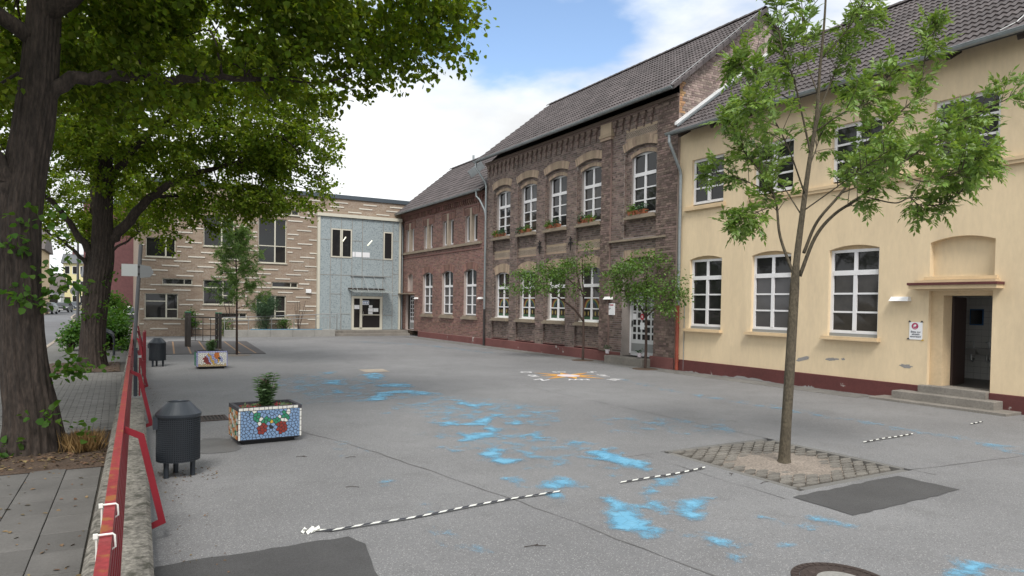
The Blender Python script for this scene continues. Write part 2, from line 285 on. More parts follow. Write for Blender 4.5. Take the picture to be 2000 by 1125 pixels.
M_ = dict(
 white=M('white_frame', (.74,.74,.76), .45, big=(3,.05)),
 cream=M('beige_frame', (.56,.54,.46), .5, big=(2,.06)),
 glass=M('window_glass', (.020,.020,.021), .03, spec=.45),
 blind=M('window_with_grey_blind', (.075,.073,.076), .06, spec=.45, big=(1.2,.15)),
 dimroom=M('window_with_dim_room', (.034,.030,.026), .04, spec=.45, big=(2.5,.5)),
 yellow=M('yellow_plaster', (.70,.565,.38), .9, big=(1.6,.08), fine=(12,.05), bump=(60,.12), tint=((.50,.40,.28), .9, .56, .35), vstretch=.32),
 sill=M('yellow_sill', (.60,.46,.29), .8, big=(2,.12), fine=(15,.06)),
 plinth=M('oxblood_plinth', (.105,.030,.028), .8, big=(1.2,.2), fine=(14,.12), tint=((.36,.33,.31), 2.3, .655, .03), bump=(30,.15)),
 plinth2=M('oxblood_plinth_dusty', (.16,.062,.057), .85, big=(1.2,.2), fine=(14,.1), tint=((.38,.35,.33), 2.0, .64, .03)),
 plaster_grey=M('bare_render', (.27,.265,.26), .95, fine=(30,.15)),
 tallbrick=M('purple_brown_brick', (.165,.120,.103), .85, var=.45, hue=.018, big=(.9,.14), fine=(35,.18), bump=(60,.25)),
 lowbrick=M('red_brown_brick', (.205,.112,.092), .85, var=.34, hue=.018, big=(.8,.18), fine=(35,.15), bump=(60,.2)),
 gablebrick=M('weathered_gable_brick', (.30,.235,.21), .9, var=.38, hue=.02, big=(1.4,.25), fine=(25,.2), bump=(50,.3), islands=False),
 gablebrick2=M('weathered_gable_brick_far', (.30,.235,.21), .9, var=.38, hue=.02, big=(1.4,.25), fine=(25,.2), bump=(50,.3)),
 tan=M('ochre_brick', (.345,.262,.190), .85, var=.22, hue=.012, big=(2,.15), fine=(30,.12)),
 tanq=M('ochre_quoin', (.45,.27,.14), .85, var=.25, hue=.015, fine=(30,.12), islands=False),
 damp=M('damp_asphalt', (.12,.12,.122), .6, big=(2,.2), fine=(90,.25)),
 mortar=M('mortar', (.27,.24,.225), .95, big=(1,.2), fine=(25,.15)),
 mortarp=M('pale_mortar', (.36,.30,.275), .95, big=(1,.15), fine=(25,.12)),
 stone=M('sandstone', (.25,.205,.155), .85, big=(2,.2), fine=(20,.12)),
 stonelt=M('pale_stone', (.40,.33,.26), .85, big=(2,.15), fine=(20,.12)),
 lattice=M('dark_lattice', (.06,.05,.048), .9),
 tile=M('dark_concrete_tile', (.075,.063,.064), .62, var=.24, big=(.8,.28), fine=(14,.2), bump=(40,.2)),
 tile1=M('dark_concrete_tile_single', (.075,.063,.064), .62, var=.24, big=(.8,.28), fine=(14,.2), bump=(40,.2), islands=False),
 zinc=M('zinc', (.27,.30,.315), .42, metal=.55, big=(2,.2), fine=(12,.1)),
 zincw=M('bright_flashing', (.72,.73,.74), .45, big=(3,.1)),
 tar=M('tarred_pipe', (.025,.022,.022), .6, big=(4,.3)),
 redpipe=M('rust_red_pipe', (.22,.045,.025), .55, big=(5,.25)),
 darkwood=M('dark_rafter', (.035,.026,.022), .8),
 darkroom=M('roof_underside', (.05,.045,.042), .9),
 parapet=M('blue_grey_parapet', (.075,.095,.115), .45, metal=.3, big=(.5,.08)),
 lamp=M('white_lamp_cover', (.80,.81,.82), .35),
 paper=M('paper', (.78,.79,.82), .7, islands=False, var=.05),
 ink=M('dark_ink', (.03,.035,.06), .7),
 signred=M('sign_red', (.42,.03,.05), .6), signmag=M('sign_crimson', (.40,.035,.11), .6),
 blue=M('blue_paper', (.06,.16,.34), .6),
 steps=M('worn_concrete_step', (.20,.185,.165), .9, big=(1.6,.28), fine=(28,.2), bump=(45,.25)),
 concrete=M('concrete', (.27,.265,.25), .9, big=(1.2,.2), fine=(30,.16), bump=(60,.2)),
 kerb=M('kerb_stone', (.33,.285,.235), .9, big=(1.5,.2), fine=(25,.15)),
 wallconc=M('exposed_aggregate', (.165,.155,.135), .95, big=(2.2,.35), fine=(26,.7), bump=(30,1.), tint=((.06,.058,.045), 9, .53, .12)),
 slab=M('grey_paving_slab', (.115,.112,.108), .85, var=.12, big=(1.5,.22), fine=(45,.14), bump=(90,.15), islands=False),
 paver=M('small_paver', (.150,.147,.140), .9, var=.16, big=(.8,.2), fine=(40,.12)),
 joint=M('paving_joint', (.055,.05,.043), .95, fine=(30,.3)),
 road=M('road_asphalt', (.13,.135,.145), .8, big=(.4,.18), fine=(60,.2)),
 dirt=M('bare_ground', (.16,.15,.12), .95, big=(.2,.25), fine=(6,.2)),
 soil=M('tree_pit_soil', (.075,.05,.035), .95, big=(3,.3), fine=(40,.4), bump=(40,.8)),
 sand=M('dry_sandy_soil', (.24,.205,.175), .95, big=(1.8,.25), fine=(38,.5), bump=(35,1.)),
 patch=M('dark_asphalt_patch', (.062,.062,.064), .8, big=(1.5,.18), fine=(110,.35), bump=(150,.35)),
 seam=M('tar_seam', (.125,.124,.125), .8, big=(2,.3)),
 rubber=M('rubber_mat', (.075,.072,.075), .9, big=(1,.12), fine=(60,.2)),
 orange=M('faded_orange_line', (.26,.16,.09), .8, big=(3,.25)),
 red=M('red_gloss_paint', (.215,.012,.022), .38, big=(1.6,.14), fine=(30,.06)),
 redtop=M('worn_red_rail', (.25,.035,.04), .5, big=(2,.2), tint=((.27,.10,.035), 9., .54, .08), fine=(40,.3)),
 anthracite=M('anthracite_metal', (.030,.037,.047), .38, metal=.2, big=(3,.12)),
 binmesh=M('black_bin', (.020,.025,.032), .5, metal=.1),
 black=M('black', (.008,.008,.009), .7),
 whiteplastic=M('white_plastic', (.75,.76,.72), .5), blackplastic=M('black_plastic', (.02,.021,.03), .5),
 castiron=M('rusty_cast_iron', (.055,.040,.036), .6, metal=.35, big=(4,.3), fine=(40,.3)),
 steel=M('steel', (.42,.43,.43), .35, metal=.8), 
 bark=M('lime_bark', (.036,.027,.022), .95, big=(13,.6), fine=(40,.6), bump=(22,1.), vstretch=.26),
 barkyoung=M('ash_bark', (.080,.066,.045), .9, big=(5,.35), fine=(45,.45), bump=(45,.9), vstretch=.55),
 barkred=M('brown_stem', (.055,.035,.028), .9, big=(3,.2), fine=(40,.3), vstretch=.4),
 lime=M('lime_leaf', (.105,.158,.022), .6, var=.5, hue=.02, trans=.52, spec=.15),
 bract_highlight=M('lime_bract_highlight', (.24,.29,.075), .6, var=.3, hue=.015, trans=.45, spec=.15),
 canopyglass=M('canopy_glass', (.42,.46,.45), .2),
 pitpaver=M('pit_paver', (.15,.14,.125), .95, var=.15, big=(2,.25), fine=(40,.25), bump=(50,.4), islands=False),
 limeyoung=M('lime_shoot_leaf', (.060,.130,.022), .55, var=.3, hue=.015, trans=.45, spec=.2),
 ash=M('ash_leaf', (.150,.240,.050), .40, var=.34, hue=.014, trans=.3, spec=.5),
 shrub=M('facade_tree_leaf', (.085,.160,.030), .42, var=.36, hue=.016, trans=.28, spec=.4),
 robinia=M('sapling_leaf', (.150,.240,.075), .5, var=.3, hue=.015, trans=.42, spec=.3),
 bush=M('bush_leaf', (.065,.155,.025), .45, var=.35, hue=.014, trans=.3, spec=.4),
 cypress=M('clipped_bush_leaf', (.045,.095,.042), .6, var=.35, trans=.15),
 herb=M('planter_herb_leaf', (.095,.165,.07), .5, var=.3, trans=.3),
 grass=M('dry_grass', (.30,.20,.085), .8, var=.3, trans=.25),
 litter=M('fallen_leaf', (.15,.10,.05), .8, var=.5, hue=.03), twig=M('twig', (.05,.04,.035), .9),
 pink=M('pink_flower', (.42,.06,.22), .6, var=.3), redfl=M('red_flower', (.38,.03,.05), .6, var=.3),
 terracotta=M('terracotta', (.30,.10,.05), .75, var=.2, big=(5,.15), islands=False),
 modern_lime=M('white_lime_brick', (.60,.575,.52), .85, var=.1, fine=(30,.1), islands=False),
 paperwhite=M('white_road_paint', (.66,.66,.68), .7, big=(4,.15), fine=(60,.1)),
 paintyellow=M('yellow_road_paint', (.62,.36,.07), .7, big=(4,.2)), paintorange=M('orange_road_paint', (.50,.21,.06), .7, big=(4,.2)),
 paintpink=M('pale_pink_paint', (.62,.56,.60), .7, big=(4,.15)),
 tilewhite=M('white_wall_tile', (.62,.615,.59), .3, var=.08, islands=True), tilejoint=M('tile_joint', (.16,.155,.15), .9),
 brown_door=M('dark_brown_door', (.035,.018,.014), .5), floor_in=M('washroom_floor', (.13,.12,.11), .5, big=(2,.2)),
 ceramic=M('ceramic', (.55,.54,.52), .15), mirror=M('mirror', (.6,.65,.7), .03, metal=1.),
 doorgrey=M('white_door', (.55,.56,.57), .5, big=(2,.05)), kick=M('grey_kick_plate', (.24,.25,.25), .5),
 timber=M('grey_timber', (.062,.055,.05), .85, big=(3,.25), fine=(30,.2), vstretch=.2), rope=M('dark_rope', (.025,.025,.026), .9),
 purple=M('purple_brick_wall', (.135,.060,.062), .9, big=(.6,.15), fine=(5,.18)),
 house1=M('house_beige', (.52,.40,.25), .9, big=(.3,.06)), house2=M('house_white', (.62,.63,.64), .9, big=(.3,.05)), house3=M('house_yellow', (.66,.60,.34), .9, big=(.3,.05)),
 house4=M('house_pale_blue', (.50,.60,.64), .9, big=(.3,.05)), slate=M('house_roof', (.10,.105,.115), .7, big=(.6,.15)), roofbrown=M('house_roof_brown', (.10,.085,.08), .8, big=(.8,.2)),
 pole=M('galvanised_pole', (.10,.103,.11), .5, metal=.5, big=(2,.15)), platesign=M('sign_back', (.40,.42,.42), .45, metal=.3), plategrey=M('sign_back_dark', (.17,.18,.185), .5, metal=.2),
 carsilver=M('car_paint_grey', (.17,.19,.21), .3, metal=.4, coat=.5), cardark=M('car_paint_dark', (.03,.033,.04), .3, metal=.3, coat=.5), carblue=M('car_paint_blue', (.05,.06,.075), .3, metal=.3, coat=.5), carwhite=M('car_paint_white', (.6,.62,.64), .3, coat=.5),
 carglass=M('car_glass', (.03,.04,.045), .05, spec=.7), tyre=M('tyre', (.014,.014,.015), .85), headlight=M('headlight', (.6,.62,.62), .15), rim=M('rim', (.35,.36,.37), .35, metal=.7), tail=M('tail_light', (.25,.015,.012), .25),
 lightblue=M('blue_ledge', (.06,.22,.36), .6), tube=M('lit_tube', (.9,.9,.75), .4),
 m_blue=M('mosaic_blue', (.17,.25,.43), .25, var=.3, hue=.02), m_white=M('mosaic_white', (.62,.62,.58), .25, var=.15), m_green=M('mosaic_green', (.03,.20,.11), .25, var=.2), m_red=M('mosaic_red', (.21,.03,.022), .3, var=.25),
 m_yel=M('mosaic_yellow', (.52,.33,.05), .3, var=.2), m_or=M('mosaic_orange', (.50,.15,.02), .3, var=.2), m_dark=M('mosaic_dark', (.02,.022,.025), .3, var=.2), m_tan=M('mosaic_tan', (.42,.33,.19), .3, var=.25), m_lav=M('mosaic_lavender', (.28,.30,.50), .3, var=.2),
 grout=M('grout', (.045,.045,.055), .95, fine=(40,.2)), planterside=M('planter_side', (.25,.22,.16), .8, big=(5,.35), fine=(40,.3)),
 rb_red=M('rainbow_red', (.16,.035,.02), .8), rb_yel=M('rainbow_yellow', (.24,.18,.04), .8), rb_grn=M('rainbow_green', (.03,.08,.035), .8), rb_blu=M('rainbow_blue', (.03,.05,.09), .8), tulip=M('paper_tulip', (.26,.20,.06), .8),
)
# lit ceiling tubes seen in the glass box
_b = M_['tube'].node_tree.nodes['Principled BSDF']; _b.inputs['Emission Color'].default_value = (1,.95,.7,1); _b.inputs['Emission Strength'].default_value = .9

def custom(name, fn, rough=.85, bump=None):
    m = bpy.data.materials.new(name); m.use_nodes = True; t = m.node_tree; b = t.nodes['Principled BSDF']; b.inputs['Roughness'].default_value = rough
    g = t.nodes.new('ShaderNodeNewGeometry'); fn(t, b, g); MATS[name] = m; M_[name] = m; return m
def nz(t, src, sc, det=5, ro=.6, dist=0.):
    n = t.nodes.new('ShaderNodeTexNoise'); n.inputs['Scale'].default_value = sc; n.inputs['Detail'].default_value = det; n.inputs['Roughness'].default_value = ro; n.inputs['Distortion'].default_value = dist
    t.links.new(src, n.inputs[0]); return n.outputs[0]
def mr(t, src, a, b, c, d):
    r = t.nodes.new('ShaderNodeMapRange'); t.links.new(src, r.inputs[0])
    for i, v in enumerate((a, b, c, d)): r.inputs[i+1].default_value = v
    return r.outputs[0]
def mixc(t, f, a, b, mode='MIX'):
    x = t.nodes.new('ShaderNodeMix'); x.data_type = 'RGBA'; x.blend_type = mode
    for i, v in ((0, f), (6, a), (7, b)):
        if isinstance(v, (int, float)): x.inputs[i].default_value = v
        elif isinstance(v, tuple): x.inputs[i].default_value = (*v, 1)
        else: t.links.new(v, x.inputs[i])
    return x.outputs[2]
def mth(t, op, a, b):
    n = t.nodes.new('ShaderNodeMath'); n.operation = op
    for i, v in enumerate((a, b)):
        if isinstance(v, (int, float)): n.inputs[i].default_value = v
        else: t.links.new(v, n.inputs[i])
    return n.outputs[0]
def asphalt(t, b, g):
    P = g.outputs['Position']
    c = mixc(t, mr(t, nz(t, P, .35, 6, .6), .35, .68, 0, 1), (.158,.160,.167), (.228,.231,.239))        # wide stains
    c = mixc(t, mr(t, nz(t, P, 1.7, 6, .65, .4), .5, .72, 0, .6), c, (.135,.136,.140))                    # darker damp patches
    c = mixc(t, mr(t, nz(t, P, 95, 2, .6), .40, .62, .45, 0), c, (.135,.135,.138))                          # grain
    v = t.nodes.new('ShaderNodeTexVoronoi'); v.inputs['Scale'].default_value = 130; t.links.new(P, v.inputs[0])
    sp = t.nodes.new('ShaderNodeSeparateColor'); t.links.new(v.outputs['Color'], sp.inputs[0])
    c = mixc(t, mth(t, 'GREATER_THAN', sp.outputs[0], .92), c, (.30,.298,.298))                              # pale chippings
    c = mixc(t, mth(t, 'LESS_THAN', sp.outputs[1], .07), c, (.11,.109,.112))
    v2 = t.nodes.new('ShaderNodeTexVoronoi'); v2.feature = 'DISTANCE_TO_EDGE'; v2.inputs['Scale'].default_value = .55
    w_ = t.nodes.new('ShaderNodeVectorMath'); w_.operation = 'ADD'; nn = t.nodes.new('ShaderNodeTexNoise'); nn.inputs['Scale'].default_value = 1.3; nn.inputs['Detail'].default_value = 6
    t.links.new(P, nn.inputs[0]); t.links.new(P, w_.inputs[0]); t.links.new(nn.outputs['Color'], w_.inputs[1]); t.links.new(w_.outputs[0], v2.inputs[0])
    crack = mth(t, 'MULTIPLY', mr(t, v2.outputs['Distance'], .0, .012, 1, 0), mr(t, nz(t, P, .6, 3), .58, .68, 0, .45))
    c = mixc(t, crack, c, (.06,.058,.057))
    t.links.new(c, b.inputs['Base Color'])
    bp = t.nodes.new('ShaderNodeBump'); bp.inputs['Strength'].default_value = .5; bp.inputs['Distance'].default_value = .006
    t.links.new(nz(t, P, 120, 2), bp.inputs['Height']); t.links.new(bp.outputs[0], b.inputs['Normal'])
custom('asphalt', asphalt, .82)
def bluepaint(t, b, g):
    P = g.outputs['Position']; a = t.nodes.new('ShaderNodeAttribute'); a.attribute_name = 'wear'
    n = nz(t, P, 3.2, 7, .65, .3); n2 = nz(t, P, 45, 2)
    m = mth(t, 'ADD', a.outputs['Fac'], mth(t, 'MULTIPLY', mth(t, 'SUBTRACT', n, .5), 2.1)); m = mth(t, 'ADD', m, mth(t, 'MULTIPLY', mth(t, 'SUBTRACT', n2, .5), .55))
    v = t.nodes.new('ShaderNodeTexVoronoi'); v.feature = 'DISTANCE_TO_EDGE'; v.inputs['Scale'].default_value = 9; t.links.new(P, v.inputs[0])
    al = mth(t, 'MULTIPLY', mr(t, m, .18, .78, 0, .88), mr(t, v.outputs['Distance'], 0, .018, .45, 1))
    t.links.new(mixc(t, mr(t, n, .35, .65, 0, 1), (.105,.345,.54), (.17,.43,.62)), b.inputs['Base Color']); t.links.new(al, b.inputs['Alpha'])
custom('blue_paint', bluepaint, .7)
def modernbrick(t, b, g):
    br = t.nodes.new('ShaderNodeTexBrick'); mp_ = t.nodes.new('ShaderNodeMapping'); mp_.inputs['Rotation'].default_value = (R(-90), 0, 0)
    s = t.nodes.new('ShaderNodeSeparateXYZ'); t.links.new(g.outputs['Position'], s.inputs[0]); cb = t.nodes.new('ShaderNodeCombineXYZ')
    t.links.new(mth(t, 'ADD', s.outputs[0], s.outputs[1]), cb.inputs[0]); t.links.new(s.outputs[2], cb.inputs[1]); t.links.new(cb.outputs[0], br.inputs[0])
    br.inputs['Scale'].default_value = 1; br.inputs['Brick Width'].default_value = .25; br.inputs['Row Height'].default_value = .075; br.inputs['Mortar Size'].default_value = .007; br.inputs['Mortar Smooth'].default_value = .3
    br.inputs['Color1'].default_value = (.24,.18,.135,1); br.inputs['Color2'].default_value = (.315,.25,.19,1); br.inputs['Mortar'].default_value = (.33,.29,.25,1); br.inputs['Bias'].default_value = -.1
    P = g.outputs['Position']
    c = mixc(t, mr(t, nz(t, P, .9, 4), .35, .65, 0, .3), br.outputs[0], (.26,.175,.13))
    v = t.nodes.new('ShaderNodeTexVoronoi'); v.inputs['Scale'].default_value = 13; v.distance = 'CHEBYCHEV'; m2 = t.nodes.new('ShaderNodeMapping'); m2.inputs['Scale'].default_value = (1.1,1.1,1.); t.links.new(P, m2.inputs[0]); t.links.new(m2.outputs[0], v.inputs[0])
    sc = t.nodes.new('ShaderNodeSeparateColor'); t.links.new(v.outputs['Color'], sc.inputs[0])
    c = mixc(t, mth(t, 'MULTIPLY', mth(t, 'GREATER_THAN', sc.outputs[0], .70), mr(t, nz(t, P, 1.1, 3), .45, .62, 0, .4)), c, (.40,.355,.31))   # pale header faces
    t.links.new(c, b.inputs['Base Color'])
custom('modern_brick', modernbrick, .88)
def panelglass(t, b, g):
    P = g.outputs['Position']; v = t.nodes.new('ShaderNodeTexVoronoi'); v.inputs['Scale'].default_value = 9.5; v.feature = 'SMOOTH_F1'; t.links.new(P, v.inputs[0])
    n = nz(t, P, 15, 3, .6, 1.6)
    c = mixc(t, mr(t, n, .40, .46, 0, 1), (.13,.165,.185), (.325,.375,.395)); c = mixc(t, mr(t, nz(t, P, .5, 2), .3, .7, 0, .3), c, (.36,.42,.45))
    t.links.new(c, b.inputs['Base Color'])
custom('printed_glass', panelglass, .22)

_c = M_['canopyglass'].node_tree.nodes['Principled BSDF']; _c.inputs['Alpha'].default_value = .45
# ------------------------------------------------------------------ ground
def sheet(name, pts, z, mat, parent=None, kind='structure', th=0.):
    mb = MB(); P = [(x, y, z) for x, y in pts]
    if th: mb.prism([(x, y, z-th) for x, y in pts], (0,0,th))
    else: mb.quad(*P)
    return mk(name, mb, mat, parent, kind if not parent else None)
sheet('ground', [(-500,-200),(500,-200),(500,900),(-500,900)], -.14, M_['dirt'])
FX = lambda y: -.11+.0235*y                                   # line of the fence and its low wall
sheet('road', [(-9.2,-40),(-2.5,-40),(-2.5,50),(-3.0,66),(-4.2,84),(-4.6,140),(-11,140),(-9.6,84),(-9.2,50)], -.10, M_['road'])
sheet('far_pavement', [(-13,-40),(-9.2,-40),(-9.2,50),(-9.6,84),(-11,140),(-16,140)], .0, M_['paver'], th=.13)
PX0, PX1, PY0, PY1 = 6.53, 8.71, 4.885, 7.135            # opening of the tree pit
ym = MB()
for q in ([(FX(-12)+.1,-12),(45,-12),(45,PY0),(FX(PY0)+.1,PY0)], [(FX(PY0)+.1,PY0),(PX0,PY0),(PX0,PY1),(FX(PY1)+.1,PY1)], [(PX1,PY0),(45,PY0),(45,PY1),(PX1,PY1)], [(FX(PY1)+.1,PY1),(45,PY1),(45,60),(FX(60)+.1,60)]): ym.quad(*[(x,y,0) for x, y in q])
for a, b in (((PX0,PY0),(PX1,PY0)),((PX1,PY0),(PX1,PY1)),((PX1,PY1),(PX0,PY1)),((PX0,PY1),(PX0,PY0))): ym.quad((*a,0),(*b,0),(*b,-.1),(*a,-.1))
yard = mk('school_yard', ym, M_['asphalt'], None, 'structure')
pave = sheet('pavement', [(-2.42,-12),(FX(-12)-.1,-12),(FX(60)-.1,60),(2.6,100),(-4.1,100),(-4.12,84),(-2.92,66),(-2.42,50)], 0., M_['joint'], th=.12)
kb = MB(); ks = [(-2.42,-12),(-2.42,50),(-2.92,66),(-4.12,84),(-4.5,100)]
for (x0,y0),(x1,y1) in zip(ks, ks[1:]):
    n = max(1, int((y1-y0)/1.0))
    for i in range(n):
        a = (x0+(x1-x0)*i/n, y0+(y1-y0)*(i+.01)/n); b = (x0+(x1-x0)*(i+1)/n, y0+(y1-y0)*(i+.99)/n)
        kb.prism([(a[0]-.14,a[1],-.13),(a[0],a[1],-.13),(b[0],b[1],-.13),(b[0]-.14,b[1],-.13)], (0,0,.145))
mk('kerb', kb, M_['kerb'], None, 'structure')
# pavement: large slabs nearby, small pavers further on, plain beyond
sl = mesh_of('slab', MB().bbox(-.171,.171,-.246,.246,-.02,.018,.004), M_['slab'])
for i in range(7):
    for j in range(16):
        x = -.40-.35*i; y = 2.0+.5*j+(.25 if i % 2 else .08)
        if y < 9.35: place('paving_slab', sl, (x+.02*(y-6), y, random.uniform(-.002,.003)), pave, random.uniform(-.006,.006)-.02)
pv = MB()
for j in range(int((21.3-11.9)/.105)):
    y = 11.9+.105*j; x = -2.38+(.1 if j % 2 else 0)
    while x < FX(y)-.28:
        pv.bbox(x+.004, x+.199, y+.004, y+.101, -.01, .014+random.uniform(0,.004), .003); x += .205
mk('small_pavers', pv, M_['paver'], pave, 'stuff')
sheet('pavement_asphalt', [(-2.40,24.6),(FX(24.6)-.25,24.6),(FX(60)-.25,60),(-2.40,50)], .006, M_['paver'], pave)
for nm, pts in (('tree_pit', [(-2.3,9.45),(-.15,9.35),(-.1,10.4),(-.08,11.8),(-1.4,11.55),(-2.3,11.6)]), ('tree_pit', [(-1.75,21.4),(.02,21.4),(.05,24.6),(-1.75,24.3)])):
    mb = MB(); n = 26; xs = [p[0] for p in pts]; ys = [p[1] for p in pts]; x0, x1, y0, y1 = min(xs), max(xs), min(ys), max(ys)
    mb.add([(x0+(x1-x0)*i/n, y0+(y1-y0)*j/n, .016+(.035*random.random() if 0 < i < n and 0 < j < n else 0)) for j in range(n+1) for i in range(n+1)],
           [(j*(n+1)+i, j*(n+1)+i+1, (j+1)*(n+1)+i+1, (j+1)*(n+1)+i) for j in range(n) for i in range(n)])
    mk(nm, mb, M_['soil'], pave, smooth=True)
# yard: repairs, seams, paver strip along the facades
def rag(pts, amp=.015, step=.12, seed=3):
    rr = random.Random(seed); out = []
    for (x0,y0),(x1,y1) in zip(pts, pts[1:]+pts[:1]):
        n = max(2, int(math.hypot(x1-x0, y1-y0)/step))
        out += [(x0+(x1-x0)*i/n+rr.uniform(-amp,amp), y0+(y1-y0)*i/n+rr.uniform(-amp,amp)) for i in range(n)]
    return out
sheet('asphalt_patch', rag([(6.22,4.05),(8.23,4.08),(8.20,4.79),(6.22,4.76)]), .005, M_['patch'], yard)
sheet('asphalt_patch', rag([(FX(5.7)+.22,3.2),(1.62,3.2),(1.66,4.85),(1.77,5.45),(1.70,5.69),(FX(5.7)+.22,5.70)]), .005, M_['patch'], yard)
sheet('damp_stain', rag([(.95,9.6),(1.35,9.65),(1.5,9.8),(1.42,10.5),(1.1,10.75),(.9,10.3)],.05,.1,8), .005, M_['damp'], yard)
sheet('concrete_pad', [(6.15,18.95),(6.85,18.9),(6.95,19.8),(6.2,19.85)], .005, M_['kerb'], yard)
def seam(pts, wd=.018, seed=1):
    rr = random.Random(seed); mb = MB(); P = []
    for (x0,y0),(x1,y1) in zip(pts, pts[1:]):
        n = max(2, int(math.hypot(x1-x0,y1-y0)/.25)); P += [Vector((x0+(x1-x0)*i/n, y0+(y1-y0)*i/n, .004)) for i in range(n)]
    P.append(Vector((*pts[-1], .004))); L_ = []; 
    for i, p in enumerate(P):
        d = (P[min(i+1,len(P)-1)]-P[max(i-1,0)]).normalized(); nrm = Vector((-d.y,d.x,0)); p = p+nrm*rr.uniform(-.02,.02); h = wd*.32*rr.uniform(.2,1.3); L_.append((p+nrm*h, p-nrm*h))
    for a, b in zip(L_, L_[1:]): mb.quad(a[0],b[0],b[1],a[1])
    mk('asphalt_seam', mb, M_['seam'], yard)
seam([(8.72,14.4),(8.70,4.6)],.022,2); seam([(5.9,7.08),(8.70,7.12)],.02,3); seam([(8.72,14.4),(2.2,14.2)],.015,4); seam([(1.9,12.5),(2.9,9.2),(3.5,6.2),(3.9,3.5)],.03,5)
seam([(8.7,4.9),(12.5,4.5)],.02,6); seam([(2.0,21),(10.5,21.6)],.015,7); seam([(6.1,4.75),(6.15,7.05)],.015,8)
st = MB()
for j in range(int((38.3-6.0)/.21)):
    y = 6.0+.21*j; x = 14.62+(.05 if j % 2 else 0)
    if y < 9.5 and y > 6.2: continue
    while x < 15.40:
        st.bbox(x+.004, min(x+.104, 15.46), y+.004, y+.204, -.01, .006+random.uniform(0,.004), .002); x += .11
mk('paver_strip', st, M_['paver'], yard, 'stuff')
# worn blue paint
def inpoly(x, y, P):
    c = False
    for (x0,y0),(x1,y1) in zip(P, P[1:]+P[:1]):
        if (y0 > y) != (y1 > y) and x < (x1-x0)*(y-y0)/(y1-y0)+x0: c = not c
    return c
def edged(x, y, P):
    m = 9
    for (x0,y0),(x1,y1) in zip(P, P[1:]+P[:1]):
        dx, dy = x1-x0, y1-y0; t = max(0, min(1, ((x-x0)*dx+(y-y0)*dy)/(dx*dx+dy*dy+1e-9))); m = min(m, math.hypot(x-x0-t*dx, y-y0-t*dy))
    return m
def paint(P, dens, cell=.06, z=.0075, soft=.22, name='blue_paint_mark'):
    xs = [p[0] for p in P]; ys = [p[1] for p in P]; x0, y0 = min(xs)-.15, min(ys)-.15; nx = int((max(xs)+.15-x0)/cell)+1; ny = int((max(ys)+.15-y0)/cell)+1
    V = {}; W = []; mb = MB()
    def vid(i, j):
        if (i, j) not in V:
            x, y = x0+i*cell, y0+j*cell; e = edged(x, y, P); e = e if inpoly(x, y, P) else -e
            V[i, j] = len(mb.V); mb.V.append((x, y, z)); W.append(max(0, min(1, .25+e/soft))*dens)
        return V[i, j]
    for i in range(nx):
        for j in range(ny):
            x, y = x0+(i+.5)*cell, y0+(j+.5)*cell
            if inpoly(x, y, P) or edged(x, y, P) < .1: mb.F.append((vid(i,j), vid(i+1,j), vid(i+1,j+1), vid(i,j+1)))
    if not mb.F: return
    o = mk(name, mb, M_['blue_paint'], yard); a = o.data.attributes.new('wear', 'FLOAT', 'POINT'); a.data.foreach_set('value', W)
